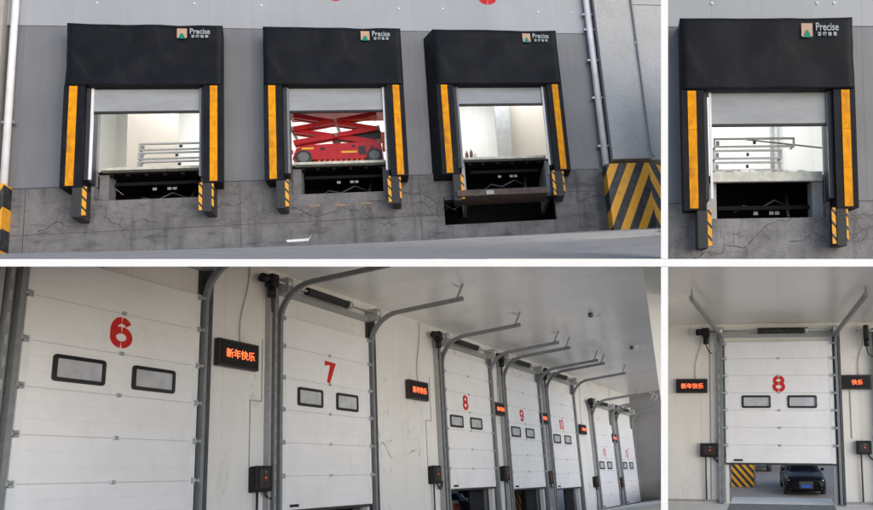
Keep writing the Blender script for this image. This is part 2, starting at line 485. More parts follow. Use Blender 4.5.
def make_shelter(bay, xc, label, zt=5.84, zb=4.17, logo_x=.79, bl=0., br=0.):
    t = thing('dock_shelter', bay, (xc, 0, 0), label, 'dock shelter', 'black dock shelters round the loading doors')
    h = sheet_fabric(-1.7, 1.7, zb, zt, -.6, -.012, bl, br).build('head_curtain', 'fabric', t)
    # emblem and lettering
    lx, lz = logo_x, zt - .27
    e = MB().box(lx - .11, lx + .11, -.622, -.612, lz - .13, lz + .13).build('emblem', 'logo_pink', h)
    pts = [(lx - .07 + .14 * i / 10, lz - .13 + .13 * math.sin(PI * i / 10)) for i in range(11)]
    MB().prism(pts, -.630, -.6225).build('emblem_hill', 'logo_green', h)
    MB().prism([(lx - .08, lz - .15), (lx + .08, lz - .15), (lx + .08, lz - .131), (lx - .08, lz - .131)], -.630, -.612).build('emblem_base', 'logo_green', h)
    lettering('brand_lettering', 'Precise', .215, 'logo_ink', h, (lx + .4, -.616, lz + .055), bold=.002, sx=.74)
    lettering('chinese_lettering', '普 瑞 信 思', .085, 'logo_ink', h, (lx + .4, -.616, lz - .085), bold=.002, sx=.95)
    for s in (-1, 1):
        w = MB()
        a, b = sorted((s * 1.7, s * 1.27))
        ob = bl if s < 0 else br
        w.prism([(s * 1.7, -.57), (s * 1.27, -.57), (s * 1.27, -.012), (s * 1.7 + ob, -.012)], ZL - .21, zb - .006, 'z')
        wo = w.build('side_curtain', 'fabric', t)
        a, b = sorted((s * 1.42, s * 1.585))
        st = MB()
        seg = 3
        for i in range(seg):
            z0 = ZL - .18 + (zb - .02 - ZL + .18) * i / seg
            z1 = ZL - .18 + (zb - .02 - ZL + .18) * (i + 1) / seg - .006
            st.box(a, b, -.583, -.5715, z0, z1)
        st.build('warning_strip', 'orange', wo)
        # dark inner flap and rubber bumper below it
        a, b = sorted((s * 1.268, s * 1.19))
        MB().box(a, b, -.45, -.02, ZL, zb - .01).build('inner_flap', 'flap', t)
        a, b = sorted((s * 1.45, s * 1.25))
        bp = MB().box(a, b, -.56, -.07, ZL - .95, ZL - .215, bev=.015).build('bumper', 'rubber', t)
        a, b = sorted((s * 1.248, s * 1.17))
        MB().box(a, b, -.54, -.5, ZL - .9, ZL - .2).build('bumper_stripe', 'hazard_thin', bp)
        if s > 0:
            a, b = sorted((s * 1.452, s * 1.49))
            MB().box(a, b, -.54, -.5, ZL - .85, ZL - .23).build('bumper_stripe', 'hazard_thin', bp)
    return t
def make_leaf(bay, xc, label, zbot=3.68, ztop=4.16, half=1.185, side=1):
    t = thing('overhead_door', bay, (xc, 0, 0), label, 'door', 'grey overhead doors half open in the docks')
    MB().box(-half, half, -.36, -.31, zbot + .05, ztop, bev=.006).build('door_leaf', 'leaf_grey', t)
    MB().box(-half, half, -.37, -.30, zbot, zbot + .048).build('bottom_seal', 'rubber', t)
    for s in (-1, 1):
        a, b = sorted((s * 1.188, s * 1.14))
        MB().box(a, b, -.42, -.375, ZL + .02, ztop).build('track', 'pipe_white' if s == side else 'steel_mid', t)
    return t
def leveller(bay, xc, label, lip=.07, mat='lip'):
    t = thing('dock_leveller', bay, (xc, 0, 0), label, 'dock leveller', 'dock levellers under the doors')
    MB().box(-1.13, 1.13, .02, .2, ZD - lip, ZD, bev=.004).build('lip', mat, t)
    m = MB().box(-1.24, 1.24, .22, 1.89, ZD - .098, ZD - .035)
    m.build('deck', 'pit_steel', t)
    MB().box(-.95, .95, .45, .53, 1.95, 2.03).build('crossbeam', 'pit_steel', t)
    for x in (-.15, .18, .3):
        MB().box(x - .045, x + .045, .6, .62, 1.86, 1.93).build('data_plate', 'galv_dull', t)
    MB().cyl((.55, .7, ZD - .85), (.62, 1.2, ZD - .17), .04).build('cylinder', 'steel_dark', t)
    MB().tube([(-.6, .6, ZD - .75), (-.4, .62, ZD - .6), (-.1, .6, ZD - .68), (.25, .6, ZD - .5), (.55, .75, ZD - .6)], .018, 6).build('hose', 'steel_dark', t)
    for x in (-.95, -.6, -.2, .2, .6, .95):
        MB().box(x - .04, x + .04, .2, .3, ZD - .17, ZD - .101).build('lip_hinge', 'pit_steel', t)
    return t

XD = (-4.30, .03, 4.27)
PITZ = 1.40
def crack_lines(parent, runs, y=-.0525, seed=3):
    rnd = random.Random(seed)
    mb = MB()
    def walk(x, z, ang, n, w, depth=0):
        L, R = [], []
        for j in range(n):
            ww = w * .62 * (.3 + rnd.random()) * (1 - j / n * .6)
            L.append(mb.bm.verts.new((x - ww * math.sin(ang), y, z + ww * math.cos(ang)))); R.append(mb.bm.verts.new((x + ww * math.sin(ang), y, z - ww * math.cos(ang))))
            if depth < 2 and rnd.random() < .3:
                walk(x, z, ang + rnd.choice((-1, 1)) * (.6 + rnd.random()), 3 + int(rnd.random() * 4), w * .6, depth + 1)
            ang += rnd.uniform(-.75, .75)
            ang = max(-.8, min(.8, ang)) if depth == 0 else ang
            st = .035 + .05 * rnd.random()
            x += st * math.cos(ang); z += st * math.sin(ang)
        for j in range(n - 1):
            mb.bm.faces.new((L[j], L[j + 1], R[j + 1], R[j]))
    for x, z, a, n, w in runs:
        walk(x, z, a, n, w)
    mb.build('crack', 'crack_black', parent)
MT['crack_black'] = M('crack_black', (.04, .038, .039), (.075, .072, .074), rough=.95)
MT['joint_grey'] = M('joint_grey', (.055, .053, .055), rough=.9)
def dock_wall_1():
    # metal wall with three openings
    w = MB()
    xs = [-7.45]
    for x in XD:
        xs += [x - 1.2, x + 1.2]
    xs += [7.6]
    for i in range(0, len(xs), 2):
        w.box(xs[i], xs[i + 1], 0, .14, ZL, 6.08)
    for x in XD:
        w.box(x - 1.2, x + 1.2, .002, .142, 4.5, 6.08)
    t = thing('metal_wall', 1, (0, 0, 0), 'grey metal panel wall with three dock openings', 'wall')
    w.build('lower_panels', 'wall_lower', t)
    MB().box(-9.5, 12, -.02, .12, 6.084, 9.6).build('upper_panels', 'wall_upper', t)
    fl = MB()
    for i in range(0, len(xs), 2):
        fl.box(xs[i], min(xs[i + 1], 7.3), -.06, -.002, ZL - .02, ZL - .002)
    fl.build('base_flashing', 'steel_dark', t)
    sc = MB()
    for x in [-5.6, -3.4, -1.8, 1.7, 2.9, 5.6, 6.6]:
        sc.cyl((x, -.045, 6.75 + .05 * math.sin(x * 9)), (x, -.02, 6.75 + .05 * math.sin(x * 9)), .025, 8)
    sc.build('screw', 'logo_white', t)
    for x, s in ((XD[1] + .02, '5'), (XD[2] - .1, '6')):
        digits('wall_number', s, .62, 'red_paint', t, (x, -.026, 7.30))
    # concrete
    c = MB()
    y0, y1 = -.05, .2
    zb = -.5
    c.box(-9.5, XD[0] - 1.2, y0, y1, zb, ZL - .022)
    c.box(XD[0] - 1.2, XD[0] + 1.2, y0 + .003, y1, zb, PITZ)
    c.box(XD[0] + 1.2, XD[1] - 1.2, y0, y1, zb, ZL - .022)
    c.box(XD[1] - 1.2, XD[1] + 1.2, y0 + .003, y1, zb, PITZ - .04)
    a, b = XD[2] - 1.72, XD[2] + 1.25
    c.box(XD[1] + 1.2, a, y0, y1, zb, ZL - .022)
    c.box(a, b, y0 + .003, y1, zb, .34)
    c.box(b, 7.6, y0, y1, zb, ZL - .022)
    c.box(a, XD[2] - 1.2, y0 + .003, y1, 1.12, ZL - .024)
    c.box(XD[2] + 1.2, b, y0 + .003, y1, 1.12, ZL - .024)
    ct = thing('concrete_plinth', 1, (0, 0, 0), 'stained cracked concrete dock base under the metal wall', 'concrete base')
    c.build('concrete_face', 'conc', ct)
    # jambs and pits
    for k, x in enumerate(XD):
        z0 = .34 if k == 2 else PITZ - .04 * (k == 1)
        for s in (-1, 1):
            w_ = 1.25 if k == 2 and s > 0 else (1.72 if k == 2 else 1.2)
            if k == 2:
                a_, b_ = sorted((x + s * (1.2), x + s * 1.1))
                MB().box(a_, b_, .205, 1.9, 1.14, ZD - .1).build('pit_jamb', 'conc_side', ct)
            else:
                a_, b_ = sorted((x + s * 1.2, x + s * 1.0))
                MB().box(a_, b_, .01 + .2, .6, z0 + .002, ZD - .12).build('pit_jamb', 'conc', ct)
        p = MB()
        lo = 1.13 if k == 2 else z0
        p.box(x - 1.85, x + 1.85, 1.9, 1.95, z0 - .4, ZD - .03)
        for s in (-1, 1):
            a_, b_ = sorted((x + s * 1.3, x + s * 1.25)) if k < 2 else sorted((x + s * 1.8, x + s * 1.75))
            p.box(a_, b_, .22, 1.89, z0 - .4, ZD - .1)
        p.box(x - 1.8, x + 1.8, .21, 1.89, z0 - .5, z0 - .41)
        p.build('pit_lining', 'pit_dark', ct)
    crack_lines(ct, [(-6.1, 1.25, -.2, 16, .012), (-5.3, .98, .1, 26, .012), (-3.9, 1.0, -.1, 14, .01), (-2.9, 1.05, .2, 30, .014), (-2.2, .7, .3, 12, .01), (-1.2, 1.0, .1, 46, .016),
                     (.7, 1.1, -.1, 18, .014), (1.55, 1.3, -.7, 26, .022), (1.7, .9, .3, 14, .02), (5.75, 1.2, .0, 12, .012), (6.2, .8, .4, 12, .02), (-6.6, .7, .6, 14, .02)])
    jt = MB()
    for x in (-6.9, -2.35, 1.95, 6.15):
        jt.box(x, x + .012, -.0535, -.0505, .0, ZL - .03)
    jt.box(-9, 2.4, -.0537, -.0507, .62, .63).box(5.6, 7.2, -.0537, -.0507, 1.12, 1.13)
    jt.build('form_joint', 'joint_grey', ct)
    for i in range(4):
        MB().box(-.75 + i * .62, -.75 + i * .62 + .26, -.058, -.0515, 1.02 - .02 * (i % 2), 1.07 - .015 * (i % 2)).build('paint_dash', 'old_yellow', ct)
dock_wall_1()
for k, x in enumerate(XD):
    make_shelter(1, x, ('leftmost of three black dock shelters, nearest the white downpipe on the left',
                        'middle dock shelter, framing the red scissor lift',
                        'dock shelter nearest the yellow and black striped pier, above a lowered plate')[k], logo_x=(.8, .8, .84)[k], bl=(0, 0, -.26)[k], br=(-.11, -.07, 0)[k])
    make_leaf(1, x, ('grey overhead door above stacked white frames, in the leftmost dock',
                     'grey overhead door half raised above the red scissor lift',
                     'grey overhead door half raised above an empty cream room')[k], zbot=(3.53, 3.49, 3.63)[k], side=(-1, 1, 1)[k])
    leveller(1, x, ('dark dock leveller with pale lip below the white stacked frames',
                    'dark dock leveller directly under the red scissor lift',
                    'dock leveller above the rusty lowered lip plate in the right-hand dock')[k])
# dock 3: lowered rusty plate
t = thing('lip_plate', 1, (XD[2], 0, 0), 'rusty brown steel plate lowered in front of the third dock pit', 'plate')
MB().box(-1.38, 1.0, -.62, .15, .93, 1.1, bev=.01).build('plate', 'rust', t)
MB().box(-1.7, 1.22, -.1, .2, 1.02, 1.1, bev=.004).build('bearing_angle', 'steel_dark', t)
MB().box(-.62, -.42, -.632, -.622, .95, 1.06).build('worn_patch', 'galv_dull', t)
# left and right edges of the photograph's first view
pl = thing('pier', 1, (-7.5, -.2, 0), 'rough beige concrete pier at the far left beyond the white downpipe', 'pier')
MB().box(-2.4, 0, 0, .6, ZL, 9.5).build('shaft', 'conc_beige', pl)
MB().box(-2.4, .34, -.2, .6, -.5, ZL - .004).build('painted_base', 'hazard_r', pl)
pr = thing('pier', 1, (0, 0, 0), 'grey concrete pier with yellow and black striped base on the right', 'pier')
MB().box(7.22, 8.35, -.45, .5, 1.9, 9.6).build('shaft', 'conc_side', pr)
MB().box(8.352, 12, -.3, .5, 1.9, 6.9).build('rear_wing', 'conc_side', pr)
MB().box(8.352, 12, -.29, .5, 6.93, 9.6).build('rear_wing', 'conc_side', pr)
MB().prism([(6.95, -.62), (8.17, -.62), (8.17, .5), (6.95, .5)], -.3, 1.70, 'z').build('striped_base', 'hazard_r', pr)
MB().prism([(8.173, -.61), (8.9, -.2), (8.9, .5), (8.173, .5)], -.3, 1.70, 'z').build('striped_side', 'hazard_l', pr)
def downpipe(pts, r, label, mat, clips):
    t = thing('downpipe', 1, (0, 0, 0), label, 'pipe')
    MB().tube(pts, r, 12).build('pipe', mat, t)
    for z in clips:
        x, y, _ = pts[0]
        MB().box(x - r * 1.7, x + r * 1.7, y - r * .2, y + r * 1.4, z, z + .05).build('clip', 'galv', t)
downpipe([(-7.28, -.16, 9.6), (-7.28, -.16, ZL + .03)], .075, 'white downpipe beside the beige pier at the left edge', 'pipe_white', (3.4,))
downpipe([(7.06, -.16, 9.6), (7.06, -.16, ZL + .03)], .1, 'thick white downpipe between the third shelter and the grey pier', 'pipe_white', (2.4, 3.9, 5.1, 6.1, 6.6))
downpipe([(8.36, -.5, 9.6), (8.36, -.5, 2.05), (8.4, -.5, 1.92)], .035, 'thin dark drain pipe on the corner of the grey pier', 'galv_dull', (2.3, 5.5))
# sloping yard in front: from the wall base down to the slab
g = bmesh.new()
def yard_1():
    Mi = POSE_M[1].inverted()
    mb = MB()
    # wall base line in world
    A = POSE_M[1] @ Vector((-9.5, -.04, -.02)); Bp = POSE_M[1] @ Vector((13, -.04, -.06))
    nx, ny = 40, 16
    rows = []
    for j in range(ny + 1):
        row = []
        for i in range(nx + 1):
            p = A.lerp(Bp, i / nx)
            u = j / ny
            q = Vector((p.x, p.y * (1 - u) + 8.0 * u, 0))
            q.z = p.z * (1 - u) + (CAM_H + .034) * u if p.z > CAM_H + .034 else CAM_H + .034 - .02 * u
            q.z += .004 * noise.noise(q * .7)
            row.append(mb.bm.verts.new(Mi @ q))
        rows.append(row)
    for j in range(ny):
        for i in range(nx):
            f = mb.bm.faces.new((rows[j][i], rows[j][i + 1], rows[j + 1][i + 1], rows[j + 1][i])); f.smooth = True
    o = mb.build('dock_apron', 'yard', None, 1)
    tag(o, kind='structure', label='pale worn concrete apron sloping away from the docks')
g.free()
yard_1()
t = MB()
t.prism([(-1.25, .03), (-1.2, .0), (-.75, .0), (-.66, .16), (-.72, .07), (-1.22, .06)], -.42, -.4)
o = t.build('scrap', 'scrap', None, 1, (0, 0, .0)); tag(o, 'crumpled white scrap lying against the concrete below the middle dock', 'scrap')

# ---- the rooms behind the docks
def room(bay, x0, x1, y1, z1, extra=None, label='', fl=ZD - .03):
    t = thing('storeroom', bay, (0, 0, 0), label, 'room')
    MB().box(x0, x1, 1.95, y1, fl - .1, fl).build('room_floor', 'room_floor', t)
    MB().box(x0, x1, y1, y1 + .1, fl - .1, z1).build('rear_wall', 'room_wall', t)
    MB().box(x0, x0 + .1, .2, y1, fl - .1, z1).build('side_wall', 'room_wall', t)
    MB().box(x1 - .1, x1, .2, y1, fl - .1, z1).build('side_wall', 'room_wall', t)
    MB().box(x0, x1, .2, y1, z1 + .02, z1 + .12).build('roof', 'room_wall', t)
    return t
rm = room(1, -7.3, 7.0, 5.5, 7.6, label='pale storeroom seen through the three dock openings')
MB().box(2.1, 2.2, 1.96, 5.4, ZD, 7.5).build('cross_wall', 'room_wall', rm)
MB().box(-2.2, -2.1, 1.96, 5.4, ZD, 7.5).build('cross_wall', 'room_wall', rm)
MB().box(4.35, 4.8, 3.2, 3.65, ZD, 7.5).build('column', 'frame_white', rm)
MB().box(4.81, 6.6, 3.62, 3.7, ZD, 7.5).build('cream_panel', 'room_wall2', rm)
MB().box(-6.2, -4.9, 3.62, 3.7, ZD, 7.5).build('cream_panel', 'room_wall2', rm)
def strip_lamp(bay, p, L, label, watt):
    t = thing('ceiling_lamp', bay, p, label, 'lamp', 'ceiling lamps in the storerooms')
    MB().box(-L / 2, L / 2, -.06, .06, .005, .07).build('housing', 'pipe_white', t)
    MB().box(-L / 2 + .03, L / 2 - .03, -.045, .045, -.03, 0).build('tube', 'lamp_glow', t)
    li = bpy.data.lights.new('tube_light', 'AREA'); li.shape = 'RECTANGLE'; li.size = L; li.size_y = .3; li.energy = watt
    li.color = (1, 1, 1)
    lo = bpy.data.objects.new('tube_light', li); COL.objects.link(lo); lo.parent = t; lo.location = (0, 0, -.05)
MT['lamp_glow'] = emit('lamp_glow', (1, .98, .92), 6)
for i, (x, lb) in enumerate(((-4.3, 'leftmost storeroom'), (0, 'scissor lift storeroom'), (4.3, 'empty cream storeroom'))):
    strip_lamp(1, (x, 2.6, 7.2), 1.6, 'lit white strip lamp under the roof of the ' + lb, 200)

# ---- stacked frames
def stacked_frames(bay, x, y, z, label, L=(1.95, 1.6, 1.6)):
    t = thing('frame_stack', bay, (x, y, z), label, 'frames')
    for k in range(3):
        l = L[2 - k]
        z0 = k * .245
        f = MB()
        dx = .015 * k
        hh = .2
        f.box(dx, dx + l, 0, .04, z0, z0 + .04).box(dx, dx + l, 0, .04, z0 + hh - .04, z0 + hh)
        f.box(dx, dx + .04, 0, .04, z0 + .042, z0 + hh - .042).box(dx + l - .04, dx + l, 0, .04, z0 + .042, z0 + hh - .042)
        f.box(dx + .01, dx + .05, .042, .3, z0 + .005, z0 + .035).box(dx + l - .05, dx + l - .01, .042, .3, z0 + .005, z0 + .035)
        f.build('steel_frame', 'frame_steel', t)
        MB().box(dx + l * .48, dx + l * .52, -.008, -.002, z0 + .06, z0 + .13).build('tag', 'lift_black', t)
        MB().box(dx + .055, dx + .12, .01, .045, z0 + .05, z0 + .14).build('corner_block', 'steel_mid', t)
    return t
stacked_frames(1, -4.82, .5, ZD + .14, 'stack of three pale steel frames inside the leftmost dock opening', (1.9, 1.75, 1.9))
# bottles on the dock 3 floor
for i, (x, h, m) in enumerate(((-1.02, .16, 'bottle'), (-.9, .2, 'bottle'), (-.78, .12, 'foam'))):
    o = MB().cyl((0, 0, 0), (0, 0, h), .045, 10).cyl((0, 0, h), (0, 0, h + .06), .018, 8).build('bottle', m, None, 1, (XD[2] + x, .12, ZD + .003))
    tag(o, ('short brown bottle nearest the left jamb of the third dock', 'taller brown bottle, middle of three on the third dock floor', 'small white bottle beside two brown ones on the third dock floor')[i], 'bottle')

# ---- red scissor lift
def scissor_lift():
    t = thing('scissor_lift', 1, (.1, .3, ZD + .01), 'red scissor lift folded down inside the middle dock opening', 'scissor lift')
    body = MB()
    body.prism([(-.92, .16), (-.84, .42), (-.62, .5), (.8, .56), (.98, .5), (1.0, .2), (.62, .13), (-.5, .13)], .1, .8)
    b = body.build('chassis', 'lift_red', t)
    for x, w, z in ((-.6, .25, .41), (.28, .34, .3)):
        MB().box(x - w / 2, x + w / 2, .09, .098, z - .025, z + .025).build('decal', 'lift_yellow', b)
    for x, z, w, h in ((-.28, .4, .1, .06), (.56, .33, .15, .22), (.78, .38, .08, .1), (.38, .45, .07, .05)):
        MB().box(x - w / 2, x + w / 2, .088, .098, z - h / 2, z + h / 2).build('hatch', 'lift_black', b)
    for x in (-.68, .83):
        for y in (.02, .74):
            w = MB().cyl((x, y, .175), (x, y + .1, .175), .175, 28).build('wheel', 'tyre', t)
            MB().cyl((x, y - .012, .175), (x, y - .001, .175), .115, 20).build('rim', 'hub', w)
    st = MB()
    for i in range(9):
        x = -.42 + i * .115
        st.prism([(x, .03), (x + .05, .03), (x + .085, .125), (x + .035, .125)], .12, .16)
    st.build('pothole_guard', 'lift_orange', t)
    # scissor arms: two levels of crossed beams
    A = [((-.9, .6), (.9, .94)), ((.9, .6), (-.9, .94)), ((-.9, .95), (.9, 1.33)), ((.9, .95), (-.9, 1.33))]
    for i, (p, q) in enumerate(A):
        y = .2 + (.07 if i % 2 else 0)
        for yy in (y, y + .16):
            MB().bar((p[0], yy, p[1]), (q[0], yy, q[1]), .06, .115).build('scissor_arm', 'lift_red', t)
    for x, z in ((0, .77), (.0, 1.14), (-.93, .945), (.93, .945)):
        MB().cyl((x, .1, z), (x, .9, z), .035, 10).build('pivot_pin', 'steel_mid', t)
    MB().cyl((-.1, .42, .66), (.75, .42, .98), .05, 12).build('lift_cylinder', 'hub', t)
    MB().box(.35, .98, .3, .7, .72, .92, bev=.02).build('hydraulic_unit', 'lift_black', t)
    for z in (1.14, 1.2):
        MB().box(.1, .9, .17, .19, z, z + .03).build('hose', 'lift_orange', t)
    # platform with railings
    MB().box(-1.02, 1.05, .08, .85, 1.40, 1.48).build('platform', 'lift_red', t)
    r = MB()
    for x in (-1.0, -.33, .35, 1.02):
        for y in (.1, .82):
            r.cyl((x, y, 1.42), (x, y, 2.3), .02, 8)
    for z in (1.85, 2.3):
        for y in (.1, .82):
            r.cyl((-1.0, y, z), (1.02, y, z), .02, 8)
    r.build('guard_rail', 'lift_red', t)
    # ladder posts on the left
    MB().box(-1.03, -.95, .02, .08, .14, 1.75, bev=.02).build('entry_post', 'lift_red', t)
    MB().box(-.95, -.9, .03, .12, .28, .36).build('entry_step', 'lift_red', t)
    MB().box(1.0, 1.08, .1, .3, .35, .8).build('control_box', 'lift_orange', t)
    t.scale = (1.17, 1, 1.12)
    # blocks it is parked on
    t.location = POSE_M[1] @ Vector((-.13, .3, ZD + .07))
    MB().box(-1.1, 1.1, .0, .9, -.05, -.001).build('parking_board', 'frame_white', t)
scissor_lift()

# ================================================================== bay 2: one dock, closer
D2 = 0.0
ZL = 2.05; ZD = 2.66; PITZ = 1.72
def dock_wall_2():
    t = thing('metal_wall', 2, (0, 0, 0), 'grey metal panel wall round the single dock in the upper right view', 'wall')
    w = MB()
    w.box(-3.2, -1.2, 0, .14, ZL, 5.62).box(1.2, 3.4, 0, .14, ZL, 5.62).box(-1.2, 1.2, .002, .14, 4.6, 5.62)
    w.build('lower_panels', 'wall_lower', t)
    MB().box(-3.2, 3.4, -.02, .12, 5.624, 8).build('upper_panels', 'wall_upper', t)
    MB().box(-3.2, -1.2, -.06, -.002, ZL - .02, ZL - .002).box(1.2, 3.4, -.06, -.002, ZL - .02, ZL - .002).build('base_flashing', 'steel_dark', t)
    sc = MB()
    for x in (-1.0, 1.15, 1.5):
        sc.cyl((x, -.045, 6.1), (x, -.02, 6.1), .025, 8)
    sc.build('screw', 'logo_white', t)
    ct = thing('concrete_plinth', 2, (0, 0, 0), 'stained grey concrete dock base in the upper right view', 'concrete base')
    c = MB().box(-3.2, -1.2, -.05, .2, 0, ZL - .022).box(-1.2, 1.2, -.047, .2, 0, PITZ).box(1.2, 3.4, -.05, .2, 0, ZL - .022)
    c.build('concrete_face', 'conc2', ct)
    crack_lines(ct, [(-1.9, 1.35, -.2, 14, .01), (-.9, 1.2, .0, 36, .011), (.4, 1.25, -.2, 12, .012), (1.45, 1.5, -.1, 22, .016), (1.7, 1.75, .2, 14, .012), (-1.5, .95, .1, 14, .014)], seed=8)
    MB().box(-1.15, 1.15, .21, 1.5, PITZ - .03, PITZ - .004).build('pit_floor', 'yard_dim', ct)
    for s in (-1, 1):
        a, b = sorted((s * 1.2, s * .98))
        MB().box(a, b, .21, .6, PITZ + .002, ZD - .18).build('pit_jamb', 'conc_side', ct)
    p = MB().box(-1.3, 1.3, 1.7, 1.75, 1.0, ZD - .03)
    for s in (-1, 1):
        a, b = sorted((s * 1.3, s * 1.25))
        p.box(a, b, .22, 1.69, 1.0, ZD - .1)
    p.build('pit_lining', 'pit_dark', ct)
MT['conc2'] = concrete('conc2', (.17, .165, .175), (.035, .033, .033), .75, .25, light=(.32, .315, .325))
dock_wall_2()
make_shelter(2, 0, 'black dock shelter of the single dock in the upper right view', zt=5.60, zb=4.18, logo_x=.775)
make_leaf(2, 0.03, 'grey overhead door raised above tilted pale frames, upper right view', zbot=3.50, side=-1)
leveller(2, 0.03, 'dark dock leveller with broad cream lip, upper right view', lip=.19)
room(2, -2.9, 3.3, 4.5, 7.0, label='white storeroom behind the single upper right dock')
strip_lamp(2, (0, 2.2, 6.6), 1.6, 'lit white strip lamp in the upper right storeroom', 190)
stacked_frames(2, -1.03, .3, ZD + .07, 'stack of three pale steel frames, the longest on top, upper right view', (1.68, 1.42, 1.42))
o = MB().bar((-.2, 1.1, 3.55), (1.6, 1.3, 3.38), .03, .03).build('steel_bar', 'frame_steel', None, 2); tag(o, 'long thin steel bar slanting across the white wall behind the frames', 'bar')
o = MB().tube([(.98, 4.3, ZD), (.98, 4.3, 7)], .05, 10).tube([(1.15, 4.3, ZD), (1.15, 4.3, 7)], .03, 10).build('wall_pipe', 'frame_white', None, 2); tag(o, 'pale upright pipes on the white storeroom wall', 'pipe')
sc = MB()
for i in range(16):
    x = -.95 + 2.0 * random.random()
    sc.box(x, x + .06 + .2 * random.random(), .03, .12, ZD + .002, ZD + .02 + .04 * random.random(), mtx=None)
o = sc.build('debris', 'foam', None, 2); tag(o, 'white packing scraps strewn along the cream leveller lip', 'scraps', kind='stuff')

# ================================================================== sectional doors (bays 3 and 4)
DW = 3.0
def make_door(bay, x, zb, H, num, label, nz=.34, ns=6, dx=0., grp='white sectional doors along the hall wall'):
    """origin at the leaf's lower left corner; the room is on the -y side"""
    t = thing('sectional_door', bay, (x, 0, zb), label, 'door', grp)
    h = H / ns
    y0, y1 = -.09, -.03
    lf = MB()
    for i in range(ns):
        lf.box(.0, DW, y0, y1, i * h + .004, (i + 1) * h - .004, bev=.006, seg=1)
    leaf = lf.build('leaf', 'door_white', t)
    MB().box(.01, DW - .01, y0 + .008, y1 - .002, .002, H - .002).build('joint_core', 'seam', leaf)
    # faint pressed lines
    ln = MB()
    for i in range(ns):
        for k in (1, 2):
            ln.box(.06, DW - .06, y0 - .0015, y0 - .0005, i * h + h * k / 3 - .003, i * h + h * k / 3 + .003)
    ln.build('pressed_line', 'line', leaf)
    MB().box(0, DW, y0 - .004, y1, -.05, -.001).build('bottom_seal', 'rubber', leaf)
    MB().box(.22, .46, y0 - .03, y0 - .004, .05, .1, bev=.008).build('handle', 'black_box', leaf)
    # windows in the fourth section from the floor
    z0, z1 = (3 * h + .11, 3 * h + .49) if ns == 6 else (3 * h + .06, 3 * h + .41)
    for a, b in ((.46 + dx, 1.27 + dx), (1.73 + dx, 2.54 + dx)):
        w = .055
        def rr(xa, xb, za, zb_, rad):
            P = []
            for cx, cz, a0 in ((xb - rad, zb_ - rad, 0), (xa + rad, zb_ - rad, 90), (xa + rad, za + rad, 180), (xb - rad, za + rad, 270)):
                for q in range(5):
                    an = math.radians(a0 + 22.5 * q)
                    P.append((cx + rad * math.cos(an), cz + rad * math.sin(an)))
            return P
        f = MB()
        O, I = rr(a, b, z0, z1, .05), rr(a + w, b - w, z0 + w, z1 - w, .02)
        V = [[f.bm.verts.new((p[0], yy, p[1])) for p in Q] for Q, yy in ((O, y0 + .002), (O, y0 - .022), (I, y0 - .032), (I, y0 + .002))]
        for k4 in range(4):
            A4, B4 = V[k4], V[(k4 + 1) % 4]
            for q in range(20):
                f.bm.faces.new((A4[q], A4[(q + 1) % 20], B4[(q + 1) % 20], B4[q]))
        fr = f.build('window', 'win_frame', leaf)
        MB().box(a + w, b - w, y0 - .01, y0 - .002, z0 + w, z1 - w).build('pane', 'win_pane', fr)
    if num:
        digits('door_number', num, .46 if ns == 6 else .42, 'red_paint', leaf, (DW / 2 + dx, y0 - .004, 4 * h + nz))
    # hinges: both edges and the middle
    for i in range(1, ns + 1):
        z = i * h - (.0 if i < ns else .06)
        for s, xx in ((0, .03), (1, DW - .03)):
            hb = MB().box(xx - .035, xx + .035, y0 - .03, y0 - .002, z - .045, z + .045)
            hb.cyl((xx + (-.14 if s == 0 else .14), y0 - .035, z), (xx, y0 - .035, z), .014, 8)
            hb.box(xx + (-.16 if s == 0 else .06), xx + (-.06 if s == 0 else .16), y0 - .05, y0 - .02, z - .03, z + .03)
            hb.build('hinge', 'galv', t)
        if i < ns:
            MB().box(DW / 2 - .04, DW / 2 + .04, y0 - .022, y0 - .002, z - .03, z + .03, bev=.006, seg=1).build('hinge', 'galv', t)
    for a, b in ((0, .11), (DW - .11, DW)):
        MB().box(a, b, y0 - .006, y0 - .0005, .0, H).build('end_stile', 'alu_strip', t)
    # counterweight tracks
    return t
MT['line'] = M('line', (.69, .7, .74), rough=.5)
MT['alu_strip'] = M('alu_strip', (.72, .74, .77), (.64, .66, .69), rough=.4, scale=3)
